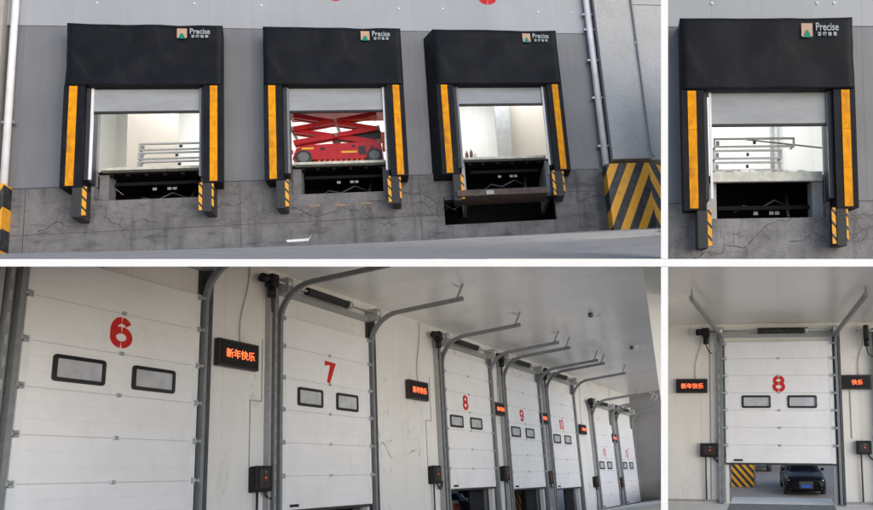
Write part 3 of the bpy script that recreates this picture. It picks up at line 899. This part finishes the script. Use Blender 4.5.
def make_gear(bay, x, zf, ztop, zr, label, rise=0., L=2.5, spring=(.55, 1.95), post_l=.36, post_r=.26, flare=0., grp='steel tracks and spring shafts of the doors', motor=True, cable=True):
    """frame of the door: posts, curved tracks, spring shaft, motor, hangers.  zf floor, ztop header, zr track height"""
    t = thing('door_gear', bay, (x, 0, 0), label, 'door track', grp)
    for s in (0, 1):
        x0 = -.02 - post_l if s == 0 else DW + .02
        x1 = -.02 if s == 0 else DW + .02 + post_r
        MB().box(x0, x1, -.012, -.002, zf, ztop).build('backing_plate', 'galv_dull' if s == 0 or x > 5 else 'steel_dark', t)
        # perforated angle
        xa = (-.30 if bay == 3 else -.21) if s == 0 else DW + .15
        sl = MB().box(xa, xa + .07, -.15, -.014, zf, ztop)
        pa = sl.build('post', 'steel_dark' if s and x < 5 else 'steel_mid', t)
        ho = MB()
        nn = int((ztop - zf) / .3)
        for i in range(nn):
            z = zf + .15 + i * .3
            ho.box(xa + .02, xa + .05, -.154, -.1515, z - .07, z + .07)
        (ho.build('perforation', 'galv_dull', pa) if s == 0 else ho.bm.free())
        if s == 0 and bay == 3:
            MB().box(-.40, -.335, -.11, -.014, zf, ztop).build('outer_angle', 'galv_dull', t)
        # running track: up, round the bend and back into the room
        xt = -.10 if s == 0 else DW + .10
        r = .72 if bay == 3 else .42
        pts = [(xt, -.10, zf), (xt, -.10, zr - r)]
        for i in range(1, 9):
            a = PI / 2 * i / 8
            pts.append((xt, -.10 - r + r * math.cos(a), zr - r + r * math.sin(a)))
        fx = flare * (-1 if s == 0 else 1)
        pts.append((xt + fx, -.10 - L, zr + rise))
        MB().sweep(pts, [(-.035, -.05), (.035, -.05), (.035, .05), (-.035, .05)]).build('track', 'steel_mid', t)
        # hanger near the end of the track
        ye = -.10 - L + .16
        hz = zr + rise
        hg = MB().bar((xt + fx, ye, hz + .02), (xt + fx, ye - (.18 if bay == 3 else 0), hz + .38), .06, .02)
        if bay == 4:
            hg.bar((xt + fx + .02, ye, hz + .05), (xt + fx + .02, ye - .28, hz + .36), .035, .01)
        hg.box(xt + fx - .2, xt + fx + .2, ye - .02, ye + .02, hz + .36, hz + .39)
        hg.build('hanger', 'galv_dull', t)
        # end bearing plate
        MB().box(xt - .07, xt + .07, -.34, -.014, ztop - .16, ztop + .12).build('bearing_plate', 'galv_dull', t)
        MB().cyl((xt - .05, -.24, ztop), (xt + .05, -.24, ztop), .11, 20).build('cable_drum', 'alu', t)
    MB().box(-.05, DW + .05, -.07, -.002, ztop - .17, ztop - .03).build('header_rail', 'galv_dull', t)
    MB().cyl((-.45 if motor else -.1, -.24, ztop), (DW + .15, -.24, ztop), .022, 10).build('shaft', 'galv', t)
    sp = MB()
    a, b = spring
    n = 26
    for i in range(n):
        xx = a + (b - a) * i / n
        sp.cyl((xx, -.24, ztop), (xx + (b - a) / n * .78, -.24, ztop), .085, 14)
    sp.cyl((a, -.24, ztop), (b, -.24, ztop), .075, 14)
    sp.build('spring', 'lift_black', t)
    MB().cyl((b + .002, -.24, ztop), (b + .1, -.24, ztop), .1, 16).build('spring_cone', 'galv', t)
    if motor:
        m = MB().box(-.62, -.42, -.34, -.14, ztop - .16, ztop + .1, bev=.03).cyl((-.52, -.24, ztop - .36), (-.52, -.24, ztop - .17), .08, 14)
        m.cyl((-.8, -.24, ztop - .02), (-.63, -.24, ztop - .02), .09, 14)
        m.build('motor', 'black_box', t)
        if cable:
            pts = [Vector((-.52, -.24, ztop - .37))]
            for i in range(1, 10):
                u = i / 9
                pts.append(Vector((-.52 + .16 * u, -.24 + .1 * u, ztop - .37 - .25 * math.sin(u * 1.7))))
            MB().tube(pts, .018, 6).build('motor_cable', 'cable', t)
    return t
def led_sign(bay, x, z, label, w=1.08, h=.5, txt='新年快乐', ztop=4.7, mat='led'):
    t = thing('led_sign', bay, (x - (.13 if bay == 3 else 0), 0, z), label, 'LED sign', 'LED signs on the hall wall')
    if bay == 3:
        w *= .93
    MB().box(0, w, -.13, -.03, 0, h, bev=.012).build('housing', 'led_box', t)
    MB().box(.04, w - .04, -.136, -.1315, .04, h - .04).build('screen', 'black_box', t)
    MB().box(.2, w - .2, -.029, -.002, .15, h - .15).build('bracket', 'galv_dull', t)
    me = text_mesh(txt, .18 * w, depth=.002, bold=.001)
    me.materials.clear(); me.materials.append(MT[mat])
    link('glowing_characters', me, t, None, (w * .52, -.142, h * .47))
    pts = [Vector((w * .62 + .22 * (u / 8) ** 1.5 - .04 * math.sin(u * .8), -.03, h + (ztop - z - h) * u / 8)) for u in range(9)]
    MB().tube(pts, .009, 6).build('power_cable', 'conduit', t)
    return t
def control_box(bay, x, z, label, w=.42, h=.46, zf=-1.0, ztop=None, conduit_x=None):
    t = thing('control_box', bay, (x, 0, z), label, 'control box', 'door control boxes on the hall wall')
    MB().box(0, w, -.17, -.004, 0, h, bev=.015).build('housing', 'black_box', t)
    MB().box(.08, w - .08, -.178, -.1715, .07, h - .06).build('cover', 'led_box', t)
    for i, m in enumerate(('led_box', 'amber', 'hub')):
        MB().cyl((w * .55, -.19, h * (.3 + .22 * i)), (w * .55, -.179, h * (.3 + .22 * i)), .024, 12).build('button', m, t)
    MB().tube([(w * .3, -.09, 0), (w * .3, -.09, -.5), (w * .32, -.06, min(-.6, zf - z + .02))], .022, 8).build('power_cable', 'cable', t)
    pts = []
    for i in range(10):
        u = i / 9
        pts.append((w * .75 + .3 * u, -.09, -.0 - .16 * math.sin(PI * u) + .05 * u))
    MB().tube(pts, .025, 8).build('loop_cable', 'cable', t)
    if ztop:
        MB().box(.0, .02, -.012, -.002, h + .01, ztop - z).box(.02, .32, -.012, -.002, ztop - z - .02, ztop - z).box(.3, .32, -.012, -.002, ztop - z, ztop - z + 1.2).build('conduit', 'conduit', t)
    return t

# ---- bay 3: the long hall wall
H3 = 3.82
DX = (-3.662, 1.463, 8.19, 12.51, 16.60, 22.34, 26.46)
DZ = (-.05, 0., .22, .11, .02, -.98, -.98)
ZF = -1.02
ZC = 4.74
def hall_wall():
    t = thing('hall_wall', 3, (0, 0, 0), 'cream panel wall carrying the row of numbered doors', 'wall')
    w = MB()
    x = -7.5
    for dx in DX:
        w.box(x, dx + .06, 0, .15, -2.4, ZC + .05)
        w.box(dx + .06, dx + DW - .06, .002, .148, H3 - 1.25 if dx > 20 else H3 - .25, ZC + .05)
        x = dx + DW - .06
    w.box(x, 30.1, 0, .15, -2.4, ZC + .05)
    w.build('panels', 'hall_wall', t)
    sm = MB()
    def ribbon(pts, wd):
        P = [Vector((x, -.0015, z)) for x, z in pts]
        L, R = [], []
        for j, p in enumerate(P):
            tt = (P[min(j + 1, len(P) - 1)] - P[max(0, j - 1)]).normalized()
            nn = Vector((-tt.z, 0, tt.x)) * wd * (.4 + .6 * abs(math.sin(j * 1.7)))
            L.append(sm.bm.verts.new(p + nn)); R.append(sm.bm.verts.new(p - nn))
        for j in range(len(P) - 1):
            sm.bm.faces.new((L[j], L[j + 1], R[j + 1], R[j]))
    for q in range(3):
        ribbon([(4.95, 1.3 - .05 * q), (5.1, 1.4), (5.25, 1.3), (5.4, 1.08), (5.7, .93 + .08 * q), (6.1, .98 + .1 * q), (6.4, 1.2), (6.7, 1.3 - .04 * q)], .022)
    for q in range(6):
        ribbon([(-.05 + .05 * q + .02 * math.sin(k + q), .9 - .1 * k + .05 * q) for k in range(8)], .015)
    sm.build('scuff', 'scuff', t)
MT['scuff'] = M('scuff', (.56, .55, .545), (.72, .71, .70), rough=.6, scale=14)
hall_wall()
o = MB().box(30.0, 30.15, -9, 0, -2.4, ZC + .05).build('end_wall', 'hall_end', None, 3); tag(o, 'grey end wall closing the hall beyond door 12', 'wall')
cl = MB().box(-8, 30.2, -12, .0, ZC, ZC + .12).build('ceiling', 'hall_ceiling', None, 3)
fx = MB()
for i in range(9):
    for k in range(2):
        px_, py_ = 5.3 + i * 1.15 * 2 + .1 * random.random(), -3.2 - 1.6 * k + .2 * random.random()
        fx.cyl((px_, py_, ZC - .012), (px_, py_, ZC - .001), .022, 8)
fx.build('fixing', 'foam', cl)
o = cl; tag(o, kind='structure', label='glossy grey panelled ceiling of the hall')
o = MB().box(-8, 30.2, -12, -.002, ZF - .15, ZF).box(-8, 30.2, -.001, .6, ZF - .16, ZF - .004).build('hall_floor', 'hall_floor', None, 3); tag(o, kind='structure', label='pale worn concrete floor of the hall')
nums = ['6', '7', '8', '9', '10', '11', '12']
extra = ['nearest the camera at the left edge', 'between two red LED signs', 'third along the hall, showing a vehicle beneath', 'with striped hazard block beneath', 'in front of the doubled wall gap', 'closed, second from the end wall', 'closed, next to the grey end wall']
for i, (x, z) in enumerate(zip(DX, DZ)):
    make_door(3, x, z, H3, nums[i], 'white sectional door %s, %s' % (nums[i], extra[i]), ns=6 if i < 2 else 7, dx=-.02 if i < 2 else -.25, nz=(.33, .27, .28, .28, .28, .28, .28)[i])
    make_gear(3, x, ZF, 4.42 if i < 5 else 3.75, 4.36 if i < 5 else 3.72, 'steel tracks and spring shaft over door %s' % nums[i], L=2.45 if i < 5 else 2.3, rise=.02)
# LED signs (x, z)
for x, z, lb in ((-.12, 2.57, 'red LED New Year sign between door 6 and door 7'), (6.33, 2.53, 'red LED sign left of door 8, above the scuffed wall'),
                 (11.62, 2.45, 'small lit LED sign between door 8 and door 9'), (15.6, 2.4, 'small lit LED sign between door 9 and door 10'),
                 (20.4, 2.2, 'LED sign on the bare wall between door 10 and door 11'), (25.3, 2.0, 'farthest red LED sign, between door 11 and door 12')):
    led_sign(3, x, z, lb, w=1.08 if x < 10 else .86, h=.5 if x < 10 else .42)
for x, z, lb in ((.68, .36, 'black door control box left of door 7'), (7.18, .38, 'black door control box left of door 8'), (11.75, .38, 'black control box between door 8 and door 9'),
                 (15.75, .2, 'black control box between door 9 and door 10'), (21.55, -.05, 'black control box left of door 11'), (25.7, -.15, 'black control box left of door 12')):
    control_box(3, x, z, lb, zf=ZF, ztop=2.05 if x < 10 else None)
# ceiling drill spots with foam and a sprinkler each
for i, (x, y, lb) in enumerate(((9.7, -4.15, 'dark ceiling bracket with white foam smears, the nearer one'), (15.9, -3.83, 'dark ceiling bracket with white foam smears, the farther one'))):
    t = thing('ceiling_bracket', 3, (x, y, ZC), lb, 'bracket')
    MB().cyl((0, 0, -.12), (0, 0, -.002), .07, 12).build('stub', 'steel_dark', t)
    f = MB()
    for k in range(7):
        a = random.random() * 1.2 - .6
        d = .12 + .09 * k
        f.box(d * math.cos(a) - .06, d * math.cos(a) + .06, -d * math.sin(a) * .7 - .05 - .1, -d * math.sin(a) * .7 + .05 - .1, -.03, -.002, bev=.012, seg=1)
    f.build('foam_smear', 'foam', t)
# pier at the right edge
o = MB().box(0, 1.2, -1.6, 0, ZF + .002, ZC - .002).build('hall_pier', 'beige_pier', None, 3, (5.0, -6.9, 0)); tag(o, 'smooth pale upright pier at the right edge of the hall', 'pier')
# what shows under the raised doors
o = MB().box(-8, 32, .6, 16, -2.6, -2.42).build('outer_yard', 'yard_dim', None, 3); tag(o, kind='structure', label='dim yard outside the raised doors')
o = MB().box(-8, 32, 6, 6.2, -2.4, 4.5).build('dark_backdrop', 'pit_dark', None, 3); tag(o, 'black backdrop standing for the dark beneath the raised doors of the hall', 'wall')  # darkness under the doors put in as a black sheet hiding the sky
o = MB().box(-8, 32, 3.6, 6.2, 4.5, 4.62).build('shade_canopy', 'steel_dark', None, 3); tag(o, 'unseen dark roof added to shade the strip outside the hall doors', 'shade_canopy')  # unseen roof, added to keep sky light off the far strip
for i in range(5):
    x = DX[i]
    t = thing('outer_curtain', 3, (x, .2, 0), ('black dock curtain behind the foot of door %s' % nums[i]), 'curtain', 'black dock curtains behind the raised doors')
    MB().box(DW - 1.22, DW - .35, .0, .08, -2.4, 1.2, bev=.02).build('pad', 'fabric', t)
    MB().box(DW - .33, DW - .1, -.03, .1, -2.4, 1.2).build('post', 'steel_dark', t)
    MB().box(-.2, 3.2, .9, 1.0, .6, 4.2).build('head_pad', 'fabric', t)
t = thing('delivery_van', 3, (11.5, 1.1, -2.4), 'white vehicle with a red lamp just visible beneath door 8', 'van')
MB().box(-1.2, -.4, 0, 3.5, .4, 2.65, bev=.06).build('body', 'van_white', t)
MB().box(-1.1, -.5, -.02, -.002, 2.38, 2.58).build('rear_window', 'car_glass', t)
MB().box(-.85, -.45, -.04, -.002, 2.05, 2.28, bev=.02).build('tail_lamp', 'lamp_red', t)
for y in (.6, 2.8):
    MB().cyl((-.6, y, .35), (-.38, y, .35), .35, 20).build('wheel', 'tyre', t)
def tarp():
    mb = MB()
    G = []
    for i in range(15):
        row = []
        for j in range(9):
            u, v = i / 14, j / 8
            row.append(mb.bm.verts.new((u * 1.05, .3 * v + .1 * noise.noise(Vector((u * 5, v * 4, 0))), .3 * v - .3 * u + .1 * noise.noise(Vector((u * 4, v * 6, 2))))))
        G.append(row)
    for i in range(14):
        for j in range(8):
            mb.bm.faces.new((G[i][j], G[i + 1][j], G[i + 1][j + 1], G[i][j + 1])).smooth = True
    o = mb.build('tarp', 'tarp_blue', None, 3, (10.75, .85, -.02))
    tag(o, 'crumpled pale blue plastic sheet hanging beneath door 8', 'plastic sheet')
tarp()
o = MB().box(0, .75, 0, .5, 0, 2.5).build('hazard_block', 'hazard_small', None, 3, (15.0, 1.0, -2.4)); tag(o, 'yellow and black striped block glimpsed beneath door 9', 'hazard block')

# ---- bay 4: door 8 seen from the front
H4 = 3.37
def bay4():
    t = thing('hall_wall', 4, (0, 0, 0), 'cream panel wall round door 8 in the lower right view', 'wall')
    w = MB().box(-3.9, -1.44, 0, .15, -1.2, 4.2).box(1.44, 4.2, 0, .15, -1.2, 4.2).box(-1.44, 1.44, .002, .148, 3.0, 4.2)
    w.build('panels', 'hall_wall4', t)
    MB().box(-3.9, -1.6, -.014, -.002, -1.05, -.98).box(1.6, 4.2, -.014, -.002, -1.05, -.98).build('skirting', 'conduit', t)
    c = MB()
    # ceiling rising gently towards the camera
    c.prism([(.0, 3.88), (-12, 4.55), (-12, 4.67), (.0, 4.0)], -3.9, 4.2, 'x')
    o = c.build('ceiling', 'hall_ceiling4', None, 4); tag(o, kind='structure', label='greyish beige glossy ceiling above door 8, lower right view')
    o = MB().box(-3.9, 4.2, -9, -.03, -1.25, -1.08).build('hall_floor', 'hall_floor', None, 4); tag(o, kind='structure', label='worn grey floor in front of door 8, lower right view')
    o = MB().box(-1.42, 1.42, -.02, 1.45, -1.25, -1.085).build('threshold', 'lip2', None, 4); tag(o, 'pale threshold plate under door 8, lower right view', 'threshold')
    lv = thing('dock_leveller', 4, (0, 0, -1.08), 'worn grey leveller plate in front of door 8, lower right view', 'dock leveller')
    m = MB().box(-1.42, 1.4, -2.4, -.05, -.01, .006)
    m.build('deck', 'leveller_plate', lv)
MT['yard4'] = concrete('yard4', (.32, .285, .26), (.15, .14, .13), .35, .3, light=(.4, .36, .33))
MT['far4'] = panel_wall_mat('far4', (.3, .3, .31), (.26, .26, .27), period=2.)
MT['lip2'] = M('lip2', (.85, .8, .75), (.75, .71, .67), rough=.6, scale=3)
MT['hall_wall4'] = panel_wall_mat('hall_wall4', (.72, .7, .67), (.65, .63, .6), period=1.1, rough=.42, streak=.06, seam=.3, smudge=(.34, .31, .28))
MT['hall_ceiling4'] = panel_wall_mat('hall_ceiling4', (.82, .79, .74), (.76, .73, .69), period=2.3, rough=.26, streak=.03, seam=.08, spec=.6)
bay4()
make_door(4, -1.5, 0.02, H4 - .02, '8', 'white sectional door 8 with two windows, facing the camera in the lower right view', ns=7, nz=.25, grp='sectional doors facing the camera')
make_gear(4, -1.5, -1.06, 3.66, 3.56, 'tracks and spring shaft of door 8 facing the camera, lower right view', L=5.3, rise=.42, flare=.28, spring=(.95, 2.25), grp='door gear facing the camera', post_l=.2, post_r=.2)
# neighbour door gear on the right edge
t = thing('door_gear', 4, (2.72, 0, 0), 'edge of the neighbouring door gear at the right edge, lower right view', 'door track', 'door gear facing the camera')
MB().box(-.1, .25, -.2, -.01, -1.05, 3.7).build('post', 'steel_dark', t)
MB().cyl((-.55, -.24, 3.62), (.2, -.24, 3.62), .03, 10).build('shaft', 'galv', t)
MB().box(-.36, -.22, -.34, -.14, 3.4, 3.78, bev=.03).cyl((-.29, -.24, 3.2), (-.29, -.24, 3.4), .07, 12).build('motor', 'black_box', t)
MB().tube([(-.29, -.24, 3.2), (-.26, -.22, 3.0), (-.1, -.2, 2.9)], .018, 6).build('motor_cable', 'cable', t)
led_sign(4, -2.9, 1.93, 'red LED New Year sign left of door 8, lower right view', w=.9, h=.4, ztop=3.8)
led_sign(4, 1.68, 2.02, 'red LED sign cut by the frame right of door 8, lower right view', w=.85, h=.4, ztop=3.8, txt=' 快乐')
control_box(4, -2.22, .17, 'black control box left of door 8, lower right view', w=.5, h=.37, zf=-1.0)
control_box(4, 2.05, .28, 'black control box right of door 8, lower right view', w=.4, h=.36, zf=-1.0)
for xx, z0, z1, lb in ((-1.93, -1.0, 3.7, 'thin grey conduit left of door 8 from ceiling to floor, lower right view'), (1.95, .7, 2.0, 'short grey conduit between sign and control box, lower right view')):
    o = MB().box(xx - .012, xx + .012, -.02, -.003, z0, z1).build('conduit_run', 'conduit', None, 4); tag(o, lb, 'conduit')
# yard beyond door 8
o = MB().box(-14, 14, 1.46, 40, -2.55, -2.4).build('outer_yard', 'yard4', None, 4); tag(o, kind='structure', label='dim grey yard beyond the raised door 8')
o = MB().box(-14, 14, 36, 36.3, -2.4, 6).build('far_wall', 'far4', None, 4); tag(o, 'grey wall at the far side of the yard behind the cars', 'wall')
def car(bay, loc, rz, label, partial=False):
    t = thing('parked_car', bay, loc, label, 'car', None, rz)
    # front faces -y, origin at the front middle on the ground
    W = .88
    sec = [ # y, half width, sill z, shoulder z, hood/roof z, roof half width
        (0.00, .62, .28, .52, .60, .50), (.06, .78, .2, .60, .70, .62), (.35, .86, .18, .68, .80, .70), (1.05, .89, .18, .76, .90, .74),
        (1.25, .89, .18, .80, .93, .74)]
    body = []
    def ring(y, w, zs, zsh, zt, wr):
        return [(-w * .94, y, zs), (-w, y, zs + .14), (-w, y, zsh - .1), (-w * .96, y, zsh), (-wr, y, zt), (0, y, zt + .03), (wr, y, zt), (w * .96, y, zsh), (w, y, zsh - .1), (w, y, zs + .14), (w * .94, y, zs)]
    rings = [ring(*s) for s in sec] + [ring(2.2, .9, .18, .86, .97, .76), ring(3.6, .9, .18, .88, .98, .76), ring(4.4, .86, .22, .86, .96, .72), ring(4.75, .74, .3, .72, .82, .6)]
    b = MB().loft(rings).build('body', 'car_black', t)
    def cab(y, w, z0, z1, wt):
        return [(-w, y, z0), (-wt - .04, y, z1 - .06), (-wt * .8, y, z1), (0, y, z1 + .02), (wt * .8, y, z1), (wt + .04, y, z1 - .06), (w, y, z0)]
    MB().loft([cab(1.2, .73, .88, .92, .70), cab(1.95, .75, .9, 1.38, .56), cab(2.4, .76, .9, 1.45, .55), cab(3.3, .76, .9, 1.42, .54), cab(4.15, .72, .9, 1.0, .62)]).build('cabin', 'car_black', t)
    MB().loft([[(-.66, 1.27, .945), (.66, 1.27, .945), (.66, 1.25, .935), (-.66, 1.25, .935)], [(-.5, 1.92, 1.375), (.5, 1.92, 1.375), (.5, 1.90, 1.37), (-.5, 1.90, 1.37)]], False).build('windscreen', 'car_glass', t)
    for s in (-1, 1):
        MB().loft([[(s * .48, .015, .56), (s * .74, .09, .6), (s * .76, .13, .67), (s * .56, .04, .66)], [(s * .5, .12, .57), (s * .74, .2, .6), (s * .76, .24, .665), (s * .56, .15, .65)]], False).build('headlight', 'car_lamp', t)
        MB().box(s * .84 - .05 * (s < 0) - .05, s * .84 + .05 * (s > 0) + .05, 1.5, 1.62, .93, 1.05, bev=.03).build('mirror', 'car_black', t)
        for y in (.85, 3.75):
            a, c = sorted((s * .70, s * .905))
            w = MB().cyl((a, y, .32), (c, y, .32), .32, 28).build('wheel', 'tyre', t)
            a, c = sorted((s * .905, s * .915))
            MB().cyl((a, y, .32), (c, y, .32), .2, 18).build('rim', 'chrome', w)
    g_ = MB().box(-.3, .3, -.02, .02, .3, .62, bev=.01).build('grille', 'lift_black', t)
    gb = MB()
    for i in range(4):
        gb.box(-.29, .29, -.03, -.022, .5 + i * .03, .508 + i * .03)
    gb.build('grille_bar', 'chrome', g_)
    pl = MB().box(-.22, .22, -.05, -.032, .36, .48).build('number_plate', 'plate_blue', t)
    for s in (-1, 1):
        a, c = sorted((s * .42, s * .7))
        MB().box(a, c, .02, .06, .26, .36).build('air_intake', 'lift_black', t)
    return t
c1 = car(4, (1.1, 12.4, -2.4), 0.05, 'black saloon car facing the camera with a blue plate, beneath door 8')
c2 = thing('parked_car', 4, (-1.35, 22.5, -2.4), 'dark off-roader half hidden behind the striped block, lower right view', 'car')
MB().loft([[(-.8, 0, .5), (-.85, 0, 1.0), (.85, 0, 1.0), (.8, 0, .5)], [(-.85, 1.2, .45), (-.9, 1.2, 1.1), (.9, 1.2, 1.1), (.85, 1.2, .45)], [(-.85, 4.2, .45), (-.9, 4.2, 1.15), (.9, 4.2, 1.15), (.85, 4.2, .45)]], False).build('body', 'car_black', c2)
MB().loft([[(-.8, 1.3, 1.1), (-.7, 1.5, 1.75), (.7, 1.5, 1.75), (.8, 1.3, 1.1)], [(-.8, 4.1, 1.15), (-.72, 4.0, 1.8), (.72, 4.0, 1.8), (.8, 4.1, 1.15)]], False).build('cabin', 'car_glass', c2)
MB().box(-.86, .86, -.15, -.002, .5, .72, bev=.03).build('bumper', 'steel_dark', c2)
for s in (-1, 1):
    for y in (.7, 3.4):
        a, c = sorted((s * .62, s * .9))
        MB().cyl((a, y, .4), (c, y, .4), .4, 22).build('wheel', 'tyre', c2)
    MB().cyl((s * .62, -.02, .85), (s * .62, .0, .85), .1, 14).build('headlight', 'car_lamp', c2)
bl = thing('hazard_block', 4, (-1.72, 15.4, -2.4), 'yellow and black striped concrete block beside the cars, beneath door 8', 'hazard block')
MB().box(-.56, .5, 0, 1.0, 0, 1.25, bev=.01).build('block', 'hazard_small', bl)
MB().box(.502, .56, .0, .98, 0, 1.4).build('edge_strip', 'old_yellow', bl)

# ------------------------------------------------------------------ trim everything that would cross the partition planes of its bay
def trim():
    planes = {1: [((-.0296, 0, 0), (-1, 0, 0)), ((0, 0, CAM_H + .0296), (0, 0, 1))],
              2: [((.0395, 0, 0), (1, 0, 0)), ((0, 0, CAM_H + .0296), (0, 0, 1))],
              3: [((-.0296, 0, 0), (-1, 0, 0)), ((0, 0, CAM_H - .0444), (0, 0, -1))],
              4: [((.0395, 0, 0), (1, 0, 0)), ((0, 0, CAM_H - .0444), (0, 0, -1))]}
    bpy.context.view_layer.update()
    inv = {k: POSE_M[k].to_3x3() for k in (1, 2, 3, 4)}
    for o in list(COL.objects):
        if o.type != 'MESH' or o.name.startswith(('partition', 'gutter_slab', 'ground')):
            continue
        top = o
        while top.parent:
            top = top.parent
        R = top.matrix_world.to_3x3()
        # find the bay by where its centre stands
        mw = o.matrix_world
        k = top.get('_bay')
        for (p, n) in planes[k]:
            p = Vector(p); n = Vector(n)
            eps = .004
            if all((mw @ v.co - p).dot(n) > 0 for v in o.data.vertices):
                continue
            if o.data.users > 1:
                o.data = o.data.copy()
            im = mw.inverted()
            pl = im @ (p + n * eps)
            nl = (mw.to_3x3().transposed() @ n).normalized()
            bm = bmesh.new(); bm.from_mesh(o.data)
            bmesh.ops.bisect_plane(bm, geom=bm.verts[:] + bm.edges[:] + bm.faces[:], plane_co=pl, plane_no=nl, clear_inner=True)
            bm.to_mesh(o.data); bm.free()
def mark_bays():
    for o in COL.objects:
        if o.parent or o.type not in ('MESH', 'EMPTY'):
            continue
        m3 = o.matrix_world.to_3x3()
        best = min((1, 2, 3, 4), key=lambda k: (m3.col[2] - POSE_M[k].to_3x3().col[2]).length)
        o['_bay'] = best
bpy.context.view_layer.update()
mark_bays(); trim()
for o in list(COL.objects):
    if '_bay' in o:
        del o['_bay']
    if o.type == 'MESH' and len(o.data.polygons) == 0:
        bpy.data.objects.remove(o)
for o in [o for o in COL.objects if o.type == 'EMPTY' and not any(c.type == 'MESH' for c in o.children_recursive)]:
    bpy.data.objects.remove(o)

# ------------------------------------------------------------------ light
w = bpy.data.worlds.new('World'); scene.world = w
w.use_nodes = True
nt = w.node_tree
bg = nt.nodes['Background']
sky = nt.nodes.new('ShaderNodeTexSky')
sky.sky_type = 'NISHITA'; sky.sun_disc = False
EL, AZ = math.radians(22), math.radians(48)   # sun behind the camera, slightly to the left
sky.sun_elevation = EL
sky.sun_rotation = PI - AZ
sky.air_density = 1.0; sky.dust_density = 1.0
nt.links.new(sky.outputs[0], bg.inputs[0])
bg.inputs[1].default_value = .14
sun = bpy.data.lights.new('sun', 'SUN'); so = bpy.data.objects.new('sun', sun); COL.objects.link(so)
sun.energy = 1.5; sun.angle = math.radians(60); sun.color = (1, .995, .99)
d = Vector((-math.sin(AZ) * math.cos(EL), math.cos(AZ) * math.cos(EL), -math.sin(EL)))   # from behind the camera, right
so.rotation_euler = d.to_track_quat('-Z', 'Y').to_euler()
so.location = (0, -5, 30)
vs = scene.view_settings
vs.view_transform = 'Standard'; vs.look = 'None'; vs.gamma = 1; vs.use_curve_mapping = False
vs.exposure = 0.38
scene.cycles.max_bounces = 8
scene.cycles.use_denoising = True
